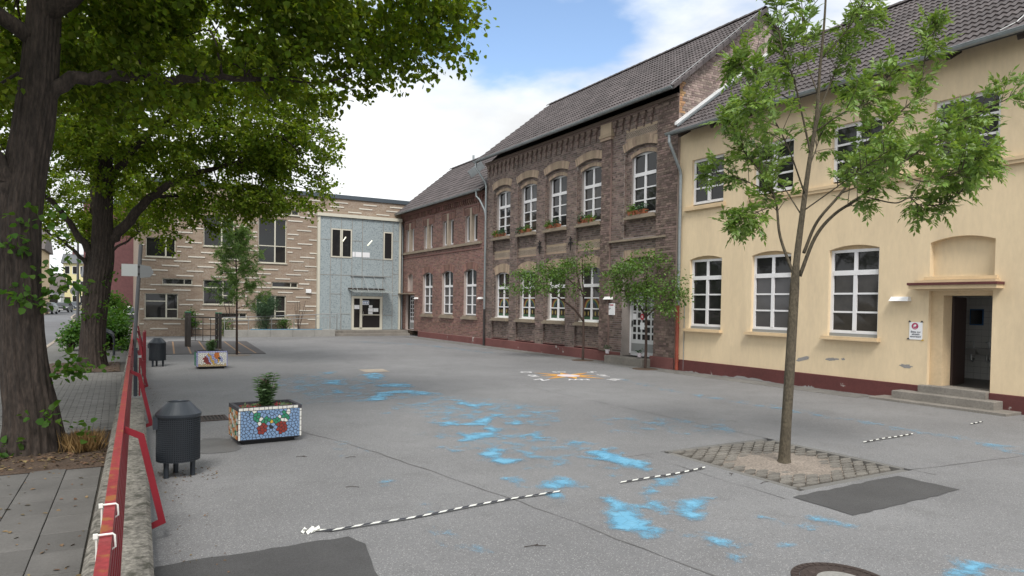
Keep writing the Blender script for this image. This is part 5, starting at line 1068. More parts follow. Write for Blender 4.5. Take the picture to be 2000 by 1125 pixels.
# ------------------------------------------------------------------ barrier tape strips
def tape(pts, label, wd=.035, stripe=.085, crumple=False, seed=1):
    rr = random.Random(seed); t = thing('barrier_tape', label, 'barrier tape', (*pts[0], 0), 'black and white barrier tape on the asphalt')
    P = [Vector((*p, .012)) for p in pts]; L_ = [0]
    for a, b in zip(P, P[1:]): L_.append(L_[-1]+(b-a).length)
    def at(s):
        for i in range(len(P)-1):
            if s <= L_[i+1] or i == len(P)-2: q = P[i]+(P[i+1]-P[i])*((s-L_[i])/(L_[i+1]-L_[i])); d = (P[i+1]-P[i]).normalized(); return q, Vector((-d.y,d.x,0)), d
    s = 0; k = 0
    while s < L_[-1]:
        e = min(s+stripe, L_[-1]); mb = MB(); sk_ = .035
        (p0,n0,d0),(p1,n1,d1) = at(s), at(e); z0, z1 = .004+.006*math.sin(s*3)**2, .004+.006*math.sin(e*3)**2
        q = [p0-n0*wd/2-d0*sk_, p1-n1*wd/2-d1*sk_, p1+n1*wd/2+d1*sk_*.3, p0+n0*wd/2+d0*sk_*.3]
        mb.prism([(q[i].x, q[i].y, .012+(z0,z1,z1,z0)[i]) for i in range(4)], (0,0,.0015)); mk('stripe', mb, M_['whiteplastic' if k % 2 == 0 else 'blackplastic'], t); s = e; k += 1
    if crumple:
        p = Vector((*pts[0], 0)); mb = MB(); 
        for k in range(7):
            a = rr.uniform(0,6.3); c = p+Vector((-.04+.02*k-.06, rr.uniform(-.02,.02), .022)); u = Vector((math.cos(a),math.sin(a),rr.uniform(-.3,.5)))*.032; v = Vector((-math.sin(a)*.6,math.cos(a)*.6,rr.uniform(.2,.9)))*.02
            mb.quad(c-u-v, c+u-v, c+u+v, c-u+v)
        mk('crumpled_end', mb, M_['whiteplastic'], t)
    return t
tape([(1.50,5.95),(1.62,5.88),(2.34,5.89),(3.52,6.02),(4.12,6.01)], 'long near strip of black and white barrier tape with a crumpled end', crumple=True)
tape([(4.95,6.03),(5.62,6.03),(6.36,6.12)], 'middle strip of striped tape ending at the tree pit of the ash tree', seed=2)
tape([(9.79,6.24),(11.20,6.30)], 'far strip of striped tape right of the ash tree trunk', seed=3)
tape([(13.2,6.41),(13.68,6.44)], 'short strip of striped tape in front of the washroom steps', seed=4)
# ------------------------------------------------------------------ tree pit of lattice pavers around the ash
tp = thing('lattice_paver_pit', 'square of lattice concrete pavers around the young ash tree', 'paving', (7.6,6.0,0))
mk('bed', MB().box(6.535,8.705,4.89,7.13,-.13,-.06), M_['sand'], tp)
mk('mound', MB().lathe([(.98,-.07),(.85,-.035),(.6,-.02),(.3,.0),(.0,.03)], (7.58,5.92,0), 30), M_['sand'], tp, smooth=True)
lt_ = MB(); wv = .20; hv = .135
def pebble(x, y):          # one curved link of the lattice
    pts = [(x-.10,y),(x-.045,y+.035),(x+.045,y+.035),(x+.10,y),(x+.045,y-.035),(x-.045,y-.035)]; lt_.prism([(a, b, 0) for a, b in pts], (0,0,.03+random.uniform(-.005,.006)))
k = 0
link_me = mesh_of('lattice_paver', MB().add([(c*(.108-b),s*(.046-b*.6),z) for z, b in ((-.05,0),(.0,0),(.008,.008)) for c, s in ((-1,0),(-.55,.8),(.55,.8),(1,0),(.55,-.8),(-.55,-.8))], [(12,13,14,15,16,17)]+[(r*6+i, r*6+(i+1) % 6, (r+1)*6+(i+1) % 6, (r+1)*6+i) for r in (0,1) for i in range(6)]), M_['pitpaver'])
j = 0
while 5.06+j*.088 < 7.0:
    y = 5.06+j*.088; x = 6.74+(.118 if j % 2 else 0)
    while x < 8.54:
        d = math.hypot((x-7.58)/1.0, (y-5.92)/.85)
        if d > .62+.14*math.sin(3*math.atan2(y-5.9,x-7.6)) and (d > .8 or random.random() > .15):
            place('lattice_paver', link_me, (x, y, -.022+.02*min(1,max(0,(d-.6)*2))+random.uniform(-.005,.003)), tp, random.uniform(-.06,.06)); k += 1
        x += .236
    j += 1
es = mesh_of('edging_stone', MB().bbox(-.245,.245,-.042,.042,-.06,.002,.003), M_['paver'])
for i in range(4):
    for x, y, r_ in ((6.86+.5*i,4.93,0),(6.86+.5*i,7.09,0),(6.575,5.24+.5*i,R(90)),(8.665,5.24+.5*i,R(90))): place('edging_stone', es, (x,y,0), tp, r_)
# ------------------------------------------------------------------ play area
mat_ = thing('rubber_mat', 'dark rubber play mat with faded orange lines under the climbing frame', 'mat', (3.3,31,0))
mk('mat_surface', MB().prism([(1.35,27.6,.0),(4.85,27.0,.0),(5.45,35.4,.0),(2.05,36.1,.0)], (0,0,.02)), M_['rubber'], mat_)
for i in range(6):
    a = Vector((1.75+.55*i,27.65-.09*i,.022)); b = Vector((2.2+.55*i,35.7-.09*i,.022)); mk('orange_line', MB().quad(a, a+Vector((.06,0,0)), b+Vector((.06,0,0)), b), M_['orange'], mat_)
cf = thing('climbing_frame', 'climbing frame of grey timber posts with a rope net', 'climbing frame', (3.0,31,.02)); cl = []
for (x, y) in ((2.55,31.7),(3.55,30.1)):
    for dx, dy in ((-.05,.13),(.05,-.13)):
        p = mk('post', MB().bbox(x+dx-.055,x+dx+.055,y+dy-.055,y+dy+.055,.02,1.46,.01), M_['timber'], cf); mk('post_cap', MB().bbox(x+dx-.06,x+dx+.06,y+dy-.06,y+dy+.06,1.461,1.50,.015), M_['m_green'], p)
A_, B_ = Vector((2.55,31.7,0)), Vector((3.55,30.1,0))
mk('top_bar', MB().tube([A_+Vector((0,0,1.28)), B_+Vector((0,0,1.28))], .03, 8), M_['timber'], cf)
for k in range(3): mk('rope', MB().tube([A_+(B_-A_)*(.25+.25*k)+Vector((0,0,.3)), A_+(B_-A_)*(.25+.25*k)+Vector((0,0,1.28))], .013, 5), M_['rope'], cf)
for k in range(4): mk('rope', MB().tube([A_+Vector((0,0,.30+.25*k)), A_+(B_-A_)*.5+Vector((0,0,.285+.25*k)), B_+Vector((0,0,.30+.25*k))], .012, 5), M_['rope'], cf)
for k in range(4):
    for P in (A_+(B_-A_)*.06, A_+(B_-A_)*.94): mk('eye_bolt', MB().lathe([(.025,-.02),(.025,.02)], P+Vector((0,0,.30+.25*k)), 8), M_['steel'], cf)
# ------------------------------------------------------------------ signs
sp_ = thing('sign_post', 'leaning grey post with two sign plates seen from behind', 'sign post', (.31,19.5,0))
mk('pole', MB().tube([(.31,19.5,0),(.49,19.5,3.36)], .045, 12), M_['pole'], sp_)
mk('sign_plate', MB().box(.07,.42,19.44,19.455,2.56,2.86), M_['platesign'], sp_); mk('sign_plate', MB().prism([(.47,19.44,2.52),(.70,19.47,2.55),(.78,19.48,2.67),(.70,19.47,2.82),(.47,19.44,2.86)], (0,.015,0)), M_['plategrey'], sp_)
for z in (2.62,2.80): mk('clamp', MB().lathe([(.058,-.02),(.058,.02)], (.31+.18*z/3.36,19.5,z), 12), M_['black'], sp_)
bs_ = thing('school_sign', 'white wall plate with red mark beside the white entrance door', 'sign', (15.46,19.67,1.72))
mk('plate', MB().box(15.455,15.484,19.42,19.93,1.70,2.12), M_['paper'], bs_); mk('red_mark', MB().box(15.450,15.454,19.48,19.68,2.04,2.08), M_['signred'], bs_); mk('grey_mark', MB().box(15.450,15.454,19.69,19.80,2.045,2.075), M_['plategrey'], bs_)
for k, (w_, z) in enumerate(((.26,1.94),(.20,1.905),(.14,1.76))): mk('text_line', MB().box(15.450,15.454,19.88-w_,19.88,z-.009,z+.009), M_['plategrey'], bs_)
po = thing('notice', 'white notice with crimson roundel taped to the yellow wall', 'notice', (15.49,8.72,1.4)); PYX = 15.492
mk('sheet', MB().box(15.488,15.494,8.575,8.865,1.375,1.765), M_['paper'], po)
mk('roundel', MB().quad(*[(15.4865,8.74+math.cos(2*math.pi*i/24)*.075,1.675+math.sin(2*math.pi*i/24)*.075) for i in range(24)]), M_['signmag'], po)
mk('roundel_symbol', MB().quad(*[(15.4855,8.735+math.cos(2*math.pi*i/12+.4)*.034+.008,1.685+math.sin(2*math.pi*i/12)*.030) for i in range(12)]).quad((15.4855,8.77,1.645),(15.4855,8.78,1.655),(15.4855,8.755,1.685),(15.4855,8.745,1.675)).quad((15.4855,8.70,1.625),(15.4855,8.78,1.625),(15.4855,8.78,1.632),(15.4855,8.70,1.632)), M_['paper'], po)
for k, tx in enumerate(('Bitte nur','einzeln','eintreten!')):
    V, F = text_mesh(tx, .062, .0015); mk('lettering', MB().add([(15.4865, 8.72-x, 1.545-.052*k+y) for x, y, z in V], F), M_['ink'], po)
for y, z, mt in ((8.59,1.775,'blackplastic'),(8.86,1.775,'blackplastic'),(8.885,1.385,'blackplastic'),(8.565,1.365,'m_yel')): mk('tape_corner', MB().quad((15.485,y-.035,z-.012),(15.485,y+.035,z-.016),(15.485,y+.012,z+.022),(15.485,y-.012,z+.022)), M_[mt], po)
# ------------------------------------------------------------------ street: lamp, signs, racks, cars, houses
sl_ = thing('street_lamp', 'tall grey street lamp at the kerb beyond the second lime tree', 'street lamp', (-2.33,54,0))
mk('pole', MB().tube([(-2.33,54,0),(-2.33,54,1.2),(-2.33,54,6.6)], [.10,.085,.06], 12), M_['pole'], sl_); mk('arm', MB().tube([(-2.33,54,6.58),(-3.0,54,6.62)], .03, 8), M_['pole'], sl_); mk('lamp_head', MB().bbox(-3.75,-2.95,53.9,54.1,6.52,6.66,.03), M_['platesign'], sl_)
rs_ = thing('road_sign', 'slim post with a round road sign seen from behind near the street lamp', 'sign post', (-2.2,60,0)); mk('pole', MB().tube([(-2.2,60,0),(-2.2,60,4.6)], .045, 8), M_['pole'], rs_)
mk('sign_disc', MB().add([(-2.75+.33*math.cos(2*math.pi*i/20),59.94,2.5+.33*math.sin(2*math.pi*i/20)) for i in range(20)]+[(-2.75+.33*math.cos(2*math.pi*i/20),59.96,2.5+.33*math.sin(2*math.pi*i/20)) for i in range(20)], [tuple(range(20)), tuple(range(20,40))]+[(i,(i+1)%20,20+(i+1)%20,20+i) for i in range(20)]), M_['plategrey'], rs_); mk('bracket', MB().box(-2.7,-2.2,59.96,59.99,2.47,2.53), M_['pole'], rs_)
for k in range(7):
    y = 27.6+.42*k; pts = [(-.72,y,0),(-.72,y,.55)]+[(-.42-.30*math.cos(math.pi*i/8),y,.55+.28*math.sin(math.pi*i/8)) for i in range(1,8)]+[(-.12,y,.55),(-.12,y,0)]
    t = thing('bicycle_stand', f'dark arched bicycle stand beside the second lime tree, number {("one","two","three","four","five","six","seven")[k]} from the front', 'bicycle stand', (-.42,y,0), 'arched bicycle stands'); mk('hoop', MB().tube(pts, .03, 8), M_['anthracite'], t); mk('foot', MB().box(-.77,-.67,y-.05,y+.05,0,.012).box(-.17,-.07,y-.05,y+.05,0,.012), M_['anthracite'], t)
def make_car(loc, rz, label, paint_, group='parked cars'):
    t = thing('parked_car', label, 'car', (0,0,0), group)       # built facing -y
    prof = [(-2.10,.42),(-2.12,.62),(-2.0,.74),(-1.25,.90),(-.62,1.36),(-.3,1.46),(.75,1.47),(1.15,1.38),(1.75,.98),(2.08,.92),(2.14,.7),(2.12,.36),(1.75,.30),(-1.7,.30)]
    def sec(wd): return [(s*wd*(1 if z < .95 else 1-.22*(z-.95)/.5), y, z) for s in (1,) for y, z in prof]
    mb = MB(); n = len(prof); L_ = [[(s*w_*(1 if z < .95 else 1-.27*(z-.95)/.5), y, z) for y, z in prof] for s, w_ in ((-1,.86),(-1,.80),(1,.80),(1,.86))]
    order = [L_[0],[(-.70*(1 if z < .95 else .8),y*1.01,z+.015) for y,z in prof],[(.70*(1 if z < .95 else .8),y*1.01,z+.015) for y,z in prof],L_[3]]
    V = [p for l in order for p in l]; mb.add(V, [(k*n+i, k*n+(i+1) % n, (k+1)*n+(i+1) % n, (k+1)*n+i) for k in range(3) for i in range(n)]+[tuple(range(n)), tuple(3*n+i for i in range(n))]); mk('body', mb, M_[paint_], t, smooth=False)
    mk('windscreen', MB().quad((-.66,-1.17,.965),(.66,-1.17,.965),(.56,-.66,1.36),(-.56,-.66,1.36)), M_['carglass'], t); mk('rear_window', MB().quad((-.62,1.70,1.05),(.62,1.70,1.05),(.54,1.22,1.36),(-.54,1.22,1.36)), M_['carglass'], t)
    for s in (-1,1):
        mk('side_window', MB().quad((s*.855,-1.0,.97),(s*.855,.1,.97),(s*.735,.05,1.38),(s*.735,-.5,1.38)), M_['carglass'], t); mk('side_window', MB().quad((s*.855,.18,.97),(s*.855,1.45,.99),(s*.735,1.0,1.38),(s*.735,.13,1.38)), M_['carglass'], t)
        mk('headlight', MB().box(s*.62-.17,s*.62+.17,-2.15,-2.02,.64,.78), M_['headlight'], t); mk('tail_light', MB().box(s*.68-.12,s*.68+.12,2.05,2.17,.72,.88), M_['tail'], t); mk('mirror', MB().bbox(s*.95-.09,s*.95+.09,-.85,-.75,.95,1.07,.02), M_[paint_], t)
        for y in (-1.32,1.28):
            w = mk('wheel', MB().add([(s*.78+dx, y+.31*math.cos(2*math.pi*i/18), .31+.31*math.sin(2*math.pi*i/18)) for dx in (-.1,.1) for i in range(18)], [tuple(range(18)), tuple(range(18,36))]+[(i,(i+1)%18,18+(i+1)%18,18+i) for i in range(18)]), M_['tyre'], t)
            mk('rim', MB().add([(s*.885, y+.19*math.cos(2*math.pi*i/14), .31+.19*math.sin(2*math.pi*i/14)) for i in range(14)], [tuple(range(14))]), M_['rim'], w)
    mk('bumper', MB().bbox(-.80,.80,-2.2,-2.05,.34,.54,.03), M_[paint_], t); mk('number_plate', MB().box(-.26,.26,-2.21,-2.2,.42,.52), M_['lamp'], t); mk('grille', MB().box(-.4,.4,-2.155,-2.1,.60,.72), M_['black'], t)
    t.location = loc; t.rotation_euler = (0,0,rz); return t
make_car((-7.75,104,-.1), R(-6), 'grey car with pale headlights, front one of the cars down the street', 'carsilver')
make_car((-6.75,117,-.1), R(-6), 'dark estate car parked behind the grey car', 'cardark'); make_car((-6.1,131,-.1), R(-6), 'blue grey car, furthest of the row down the street', 'carblue')
make_car((.55,55.5,0), R(82), 'dark car parked behind the bushes by the purple wing', 'cardark')
def house(loc, wd, dp, h, ridge, matw, matr, label, rows, cols, gable='x', door=True):
    x, y, _ = loc; t = thing('house', label, 'house', (x+wd/2,y,-.14), 'houses down the street')
    mk('wall', MB().box(x,x+wd,y,y+dp,-.14,h), M_[matw], t)
    if gable == 'x': r = MB().prism([(x-.4,y-.4,h),(x-.4,y+dp+.4,h),(x-.4,y+dp/2,h+ridge)], (wd+.8,0,0))
    else: r = MB().prism([(x-.4,y-.3,h),(x+wd+.4,y-.3,h),(x+wd/2,y-.3,h+ridge)], (0,dp+.6,0))
    rf = mk('roof', r, M_[matr], t); mk('chimney', MB().box(x+wd*.3,x+wd*.3+.6,y+dp*.5-.3,y+dp*.5+.3,h+ridge*.6,h+ridge+.8), M_['purple'], rf)
    for i in range(cols):
        for j in range(rows):
            cx_ = x+wd*(i+.5)/cols; z0 = 1.0+(h-.3)/rows*j; ww = wd/cols*.34; hh = (h/rows)*.52
            if door and j == 0 and i == 0: mk('door', MB().box(cx_-.5,cx_+.5,y-.03,y+.02,0,2.1), M_['brown_door'], t); continue
            w = mk('window', MB().box(cx_-ww,cx_+ww,y-.04,y,z0,z0+hh), M_['white'], t); mk('pane', MB().box(cx_-ww+.07,cx_+ww-.07,y-.06,y-.041,z0+.07,z0+hh-.07), M_['glass'], w)
    return t
house((-20,96,0), 12.2, 12, 7.6, 3, 'house1', 'roofbrown', 'beige house at the left edge of the street view', 3, 4)
house((-12.2,135,0), 4.0, 9, 2.9, 3.2, 'house2', 'roofbrown', 'white garage with a brown tiled roof left of the yellow house', 1, 2, door=False)
house((-8.5,146,0), 3.5, 13, 8.2, 2.0, 'house3', 'slate', 'pale yellow house front with tall narrow windows', 3, 3)
house((-4.95,147,0), 5.6, 12, 7.6, 3.4, 'house3', 'slate', 'yellow gabled house part facing the street end', 2, 1, 'y', False)
house((-4.6,125,0), 3.2, 8, 5.3, 1.8, 'house4', 'slate', 'pale blue house in front of the yellow gable', 2, 2)
# flower pots on the upper sills
def pot_me(n, seed):
    rr = random.Random(seed); mb = MB().lathe([(.10,0),(.13,.14),(.14,.14),(.14,.17),(.115,.17),(.11,.12)], (0,0,0), 14); return mb
# ------------------------------------------------------------------ foliage
SHAPES = dict(
 heart=([(0,0,0),(-.42,.18,.10),(-.36,.66,.08),(0,1,-.06),(.36,.66,.08),(.42,.18,.10)], [(0,1,2,3),(3,4,5,0)]),
 lance=([(0,0,0),(-.19,.45,.05),(0,1,-.05),(.19,.45,.05)], [(0,1,2),(2,3,0)]),
 blade=([(0,0,0),(-.018,.4,.01),(0,1,-.1),(.018,.4,.01)], [(0,1,2),(2,3,0)]),
 oval=([(0,0,0),(-.26,.3,.07),(-.22,.7,.05),(0,1,-.08),(.22,.7,.05),(.26,.3,.07)], [(0,1,2,3),(3,4,5,0)]))
def leaf_mesh(name, pos, dirs, nrm, size, shape, mat, parent, kind=None):
    """pos, dirs, nrm: (N,3) arrays; one folded leaf for each row"""
    pts, fs = SHAPES[shape]; n = len(pos); k = len(pts)
    d = dirs/np.linalg.norm(dirs, axis=1, keepdims=True); nn = nrm-d*np.sum(nrm*d, axis=1, keepdims=True); nn /= np.linalg.norm(nn, axis=1, keepdims=True)+1e-9; s = np.cross(d, nn)
    P = np.array(pts); V = pos[:,None,:]+size[:,None,None]*(s[:,None,:]*P[None,:,0:1]+d[:,None,:]*P[None,:,1:2]+nn[:,None,:]*P[None,:,2:3])
    V = V.reshape(-1,3)-np.array(org(parent)); me = bpy.data.meshes.new(name)
    fl = len(fs[0]); F = (np.array(fs)[None]+(np.arange(n)*k)[:,None,None]).reshape(-1); nf = n*len(fs)
    me.vertices.add(n*k); me.vertices.foreach_set('co', V.ravel().astype(np.float32)); me.loops.add(nf*fl); me.loops.foreach_set('vertex_index', F.astype(np.int32))
    me.polygons.add(nf); me.polygons.foreach_set('loop_start', (np.arange(nf)*fl).astype(np.int32)); me.polygons.foreach_set('loop_total', np.full(nf, fl, np.int32))
    me.update(calc_edges=True); me.materials.append(mat); o = link(name, me, parent)
    if kind: o['kind'] = kind
    return o
def unit(n, g): v = g.normal(size=(n,3)); return v/np.linalg.norm(v, axis=1, keepdims=True)
def spray(centres, per, spread, size, g, droop=.5, outward=None, flat=.55):
    """leaves scattered in flattish sprays around twig centres"""
    n = len(centres)*per; c = np.repeat(centres, per, axis=0)
    off = g.normal(size=(n,3))*spread*np.array((1,1,flat)); pos = c+off
    d = off/(np.linalg.norm(off,axis=1,keepdims=True)+1e-6)+unit(n,g)*.7; d[:,2] -= droop
    nr = unit(n,g)*.75; nr[:,2] += .8
    return pos, d, nr, size*g.uniform(.6,1.15,size=n)
def twig_spray(centres, per, size, g, axis, length=.55, jit=.075, droop=.4):
    """leaves strung along drooping twig ends that point outwards"""
    m = len(centres); out = centres-np.array(axis); out[:,2] *= .3; out /= np.linalg.norm(out,axis=1,keepdims=True)+1e-6
    d0 = out*.8+unit(m,g)*.75; d0[:,2] -= droop; d0 /= np.linalg.norm(d0,axis=1,keepdims=True); n = m*per
    c = np.repeat(centres, per, axis=0); dr = np.repeat(d0, per, axis=0); t = g.uniform(size=n); ln = length*np.repeat(g.uniform(.6,1.3,size=m), per)
    pos = c+dr*(ln*(t-.4))[:,None]+g.normal(size=(n,3))*jit*np.array((1,1,.6)); pos[:,2] -= .16*ln*t*t
    d = dr*.5+unit(n,g)*.8; d[:,2] -= .35; nr = unit(n,g)*.6; nr[:,2] += .9
    return pos, d, nr, size*g.uniform(.6,1.15,size=n)
def vnoise(p, sc, seed):
    q = p*sc+seed; return (np.sin(q[:,0]*1.7+1.3*np.sin(q[:,1]*1.1+q[:,2]))+np.sin(q[:,1]*1.9+1.2*np.sin(q[:,2]*1.3+q[:,0]*.7))+np.sin(q[:,2]*2.1+1.1*np.sin(q[:,0]*1.2-q[:,1]*.6)))/3
def lobes(lst, dens, g, cut=-.06, sc=1.7, shell=.45, seed=0., keep=False):
    out = []
    for cx_, cy_, cz_, rx, ry, rz_, *dm_ in lst:
        n = int(dens*(dm_[0] if dm_ else 1)*rx*ry*rz_*4.19); u = unit(n, g); r = (g.uniform(size=n)*(1-shell**3)+shell**3)**(1/3)
        p = u*r[:,None]*np.array((rx,ry,rz_))+np.array((cx_,cy_,cz_)); out.append(p)
    p = np.concatenate(out); sm = np.concatenate([np.full(len(q), min(l[3:6]) < .72) for q, l in zip(out, lst)]); return p[(vnoise(p, sc, seed) > cut) | (keep & sm & (vnoise(p, sc*2, seed) > cut-.4))]
def curve(pts, n=14):
    P = [Vector(p) for p in pts]; P = [P[0]*2-P[1]]+P+[P[-1]*2-P[-2]]; out = []
    for i in range(1, len(P)-2):
        for k in range(n):
            t = k/n; a, b, c, d = P[i-1:i+3]; out.append(.5*((2*b)+(c-a)*t+(2*a-5*b+4*c-d)*t*t+(3*b-a-3*c+d)*t**3))
    return out+[P[-2]]
def limb(mb, pts, r0, r1, n=8, seg=6, jit=.0, g=None):
    c = curve(pts, seg); m = len(c)
    if jit: c = [p+Vector(g.normal(size=3)*jit) if 0 < i else p for i, p in enumerate(c)]
    mb.tube(c, [r0+(r1-r0)*i/(m-1) for i in range(m)], n); return c
def barkwob(seed, amp, ridges):
    def f(a, p):
        z = p.z; return 1+amp*(math.sin(a*ridges+1.6*math.sin(z*1.3+seed)+.7*math.sin(z*4.1+a*2))*.55+math.sin(a*(ridges*1.7//1)+z*2.3+seed)*.3)+.06*math.sin(a*3+seed+z*.8)+.05*math.sin(a*2-z*1.1)
    return f
def twigs_to(mb, src, cents, g, every, r=.012):
    """fine branches from limb points to foliage centres, so the crown hangs together"""
    S = np.array([tuple(p) for p in src])
    for c in cents[::every]:
        i = int(np.argmin(np.sum((S-c)**2, axis=1))); a = Vector(S[i]); b = Vector(c); m = (a+b)/2+Vector(g.normal(size=3)*.12*(b-a).length)+Vector((0,0,.08*(b-a).length)); q = min(.05, r*(1+.7*(b-a).length)); mb.tube(curve((a,m,b),3), [q, q*.8, q*.65, q*.55, q*.45, q*.35, q*.25], 5, False)
# ------------------------------------------------------------------ big street limes
def lime_tree(loc, label, trunk, tr_r, limbs, lobe_list, dens, per, seed, lsize=.085, shoots=(), sprd=.22):
    g = np.random.default_rng(seed); t = thing('lime_tree', label, 'tree', loc, 'street limes'); tm = MB()
    c = curve(trunk, 24); m = len(c); rad = []
    for i, p in enumerate(c):
        f = i/(m-1); k = f*(len(tr_r)-1); a = int(k); b = min(a+1, len(tr_r)-1); rad.append(tr_r[a]+(tr_r[b]-tr_r[a])*(k-a))
    tm.tube(c, rad, 110, True, barkwob(seed, .075, 21)); mk('trunk', tm, M_['bark'], t, smooth=True)
    bm_ = MB(); src = list(c[len(c)//2:])
    for pts, r0, r1 in limbs: src += limb(bm_, pts, r0, r1, 14, 7, .02, g)
    cen = lobes(lobe_list, dens, g, seed=seed*.37, keep=True); twigs_to(bm_, src, cen, g, 11)
    mk('branches', bm_, M_['bark'], t, smooth=True)
    leaf_mesh('crown', *twig_spray(cen, per, lsize, g, (loc[0],loc[1],7.)), 'heart', M_['lime'], t)
    leaf_mesh('highlight_bracts', *twig_spray(cen[g.uniform(size=len(cen)) < .5], 7, lsize*.7, g, (loc[0],loc[1],7.), .6, .09), 'oval', M_['bract_highlight'], t, 'stuff')  # pale bracts that also put the crown's highlights into leaf colour
    if shoots:
        cs_ = np.concatenate([np.array((sx,sy,sz))+g.normal(size=(n,3))*s for sx, sy, sz, n, s in shoots]); leaf_mesh('trunk_shoots', *spray(cs_, 6, .06, .095, g, .3), 'heart', M_['limeyoung'], t, 'stuff')
    return t
lime_tree((-.9,10.6,0), 'nearest thick trunked lime tree at the left edge with leafy trunk shoots',
 [(-.92,10.6,-.05),(-.93,10.6,.4),(-1.02,10.6,1.2),(-1.06,10.6,2.2),(-1.06,10.6,3.2),(-.93,10.62,4.3),(-.86,10.65,5.3),(-.8,10.7,6.8),(-.7,10.8,8.6),(-.6,10.9,10.2)], [.38,.30,.25,.225,.225,.205,.185,.16,.12,.06],
 [([(-1.05,10.6,3.2),(-1.35,10.5,3.7),(-1.9,10.3,4.4),(-2.8,10,5.4)], .15,.05), ([(-.9,10.6,4.55),(-.45,10.6,4.85),(.1,10.65,5.0),(.9,10.8,5.15),(1.9,11.0,5.4)], .10,.035),
  ([(-.85,10.6,5.6),(.2,10.4,6.4),(1.6,10.4,7.0),(3.3,10.6,7.5),(4.8,10.7,7.7)], .12,.03), ([(-.8,10.7,6.2),(-.9,9.0,7.0),(-.6,7.2,7.6)], .11,.04), ([(-.8,10.7,6.6),(-1.2,12.5,7.3),(-.9,14,7.9)], .10,.04), ([(-.9,10.6,5.2),(-2.4,10.2,6.2),(-4.2,9.8,7.1)], .10,.04), ([(-.75,10.75,7.4),(1.3,11.2,8.6),(2.8,11.4,9.4)], .09,.03)],
 [(-.6,10.6,9.2,4.3,4.2,2.7,.35),(3.4,10.7,7.3,1.9,2.2,1.35),(4.1,10.7,6.35,1.0,1.1,.55),(4.7,10.7,6.9,.6,.8,.5),(1.5,10.9,6.25,1.9,2.0,1.1,1.2),(2.7,10.9,5.75,1.0,1.2,.55),(-3.6,10.0,7.2,2.8,2.8,2.0,.5),(-1.0,7.4,7.6,2.6,2.2,1.6,.5),(-1.4,13.2,6.6,2.6,2.2,1.7),(-2.0,11.4,5.2,1.6,1.6,.8),(1.6,10.2,7.0,2.2,2,1.2,.8),(.4,12.8,6.0,1.8,1.7,1.2),(.3,11.2,5.3,1.0,1.2,.5)],
 18, 31, 3, .098, [(-.48,10.38,1.08,14,.12),(-.62,10.3,2.35,10,.14),(-.62,10.28,2.0,9,.12),(-.95,10.28,2.9,9,.16),(-1.0,10.27,2.05,6,.10),(-.75,10.27,.5,4,.09),(-1.2,10.25,2.75,6,.12),(-1.3,10.2,.12,6,.12),(-.35,10.32,.25,3,.06)])
lime_tree((-.62,23,0), 'second lime tree, mid distance, with a long limb reaching over the yard',
 [(-.61,23,-.05),(-.62,23,.4),(-.60,23,1.2),(-.52,23,2.2),(-.42,23,3.2),(-.40,23,4.2),(-.34,23,5.4),(-.3,23,7.0),(-.3,23,9.0),(-.2,23,10.5)], [.40,.33,.31,.32,.29,.24,.19,.15,.1,.05],
 [([(-.35,23,3.5),(.1,22.95,4.05),(.8,22.8,4.95),(1.5,22.6,5.5),(2.6,22.2,6.0),(3.8,21.6,6.3)], .17,.04), ([(-.5,23,3.0),(-.95,23,3.7),(-1.5,22.9,4.5),(-2.5,22.7,5.6)], .12,.04), ([(-.35,23,5.2),(.5,22.4,6.4),(1.7,21.6,7.6),(2.8,21,8.6)], .12,.03), ([(-.3,23,6),(-1.6,22.5,7.2),(-3,22,8)], .1,.03), ([(-.3,23,6.5),(.2,24.6,7.6),(.6,26,8.4)], .1,.03), ([(.8,22.8,4.95),(1.6,23.4,5.2),(2.4,24.0,5.3)], .07,.02)],
 [(-.2,23,9.2,4.6,4.2,3.0,.5),(3.5,21.4,7.7,2.4,2.5,2.0,.8),(4.5,20.6,6.3,1.25,1.5,1.25),(2.6,22.0,5.9,2.0,1.9,1.05),(3.5,21.8,5.1,1.0,1.2,.6),(2.4,23.2,4.8,1.1,1.1,.6),(3.9,20.6,5.0,.8,1.0,.5),(.9,25.0,5.8,1.9,1.8,1.3),(-2.9,22.4,6.3,2.4,2.4,1.8,.8),(-.9,20.6,7.4,2.4,2.2,1.7,.6),(3.2,20.2,7.2,1.9,1.9,1.4,.7),(1.35,24.2,4.45,.55,.6,.8),(4.75,19.6,5.0,.5,.6,.7),(5.0,20.3,5.75,.75,.9,.85),(3.2,21.4,4.85,.9,.9,.4),(.2,22.4,5.9,1.6,1.6,.9)],
 18, 30, 5, .102, [(-.3,22.7,1.75,12,.16),(-.2,22.75,2.6,9,.18),(-.55,22.65,2.25,7,.14),(-.75,22.65,1.5,4,.1),(-.1,22.8,.55,8,.16)])
lime_tree((-1.15,36.5,0), 'third lime tree, furthest along the pavement, bright low foliage', [(-1.15,36.5,-.05),(-1.15,36.5,1),(-1.1,36.5,3),(-1.0,36.5,5),(-1,36.5,8)], [.36,.28,.25,.18,.08],
 [([(-1.1,36.5,3.2),(-.2,36.2,4.2),(.8,36,5)], .1,.03), ([(-1.1,36.5,3.4),(-2,36.3,4.4),(-2.9,36,5)], .1,.03)], [(-1,36.5,7.6,3.4,3,3),(-2.6,36,5.4,1.7,1.7,1.2),(.3,36,5.6,1.6,1.7,1.1),(-1.9,35,4.7,.9,1,.5)], 9, 24, 9, .13, sprd=.26)
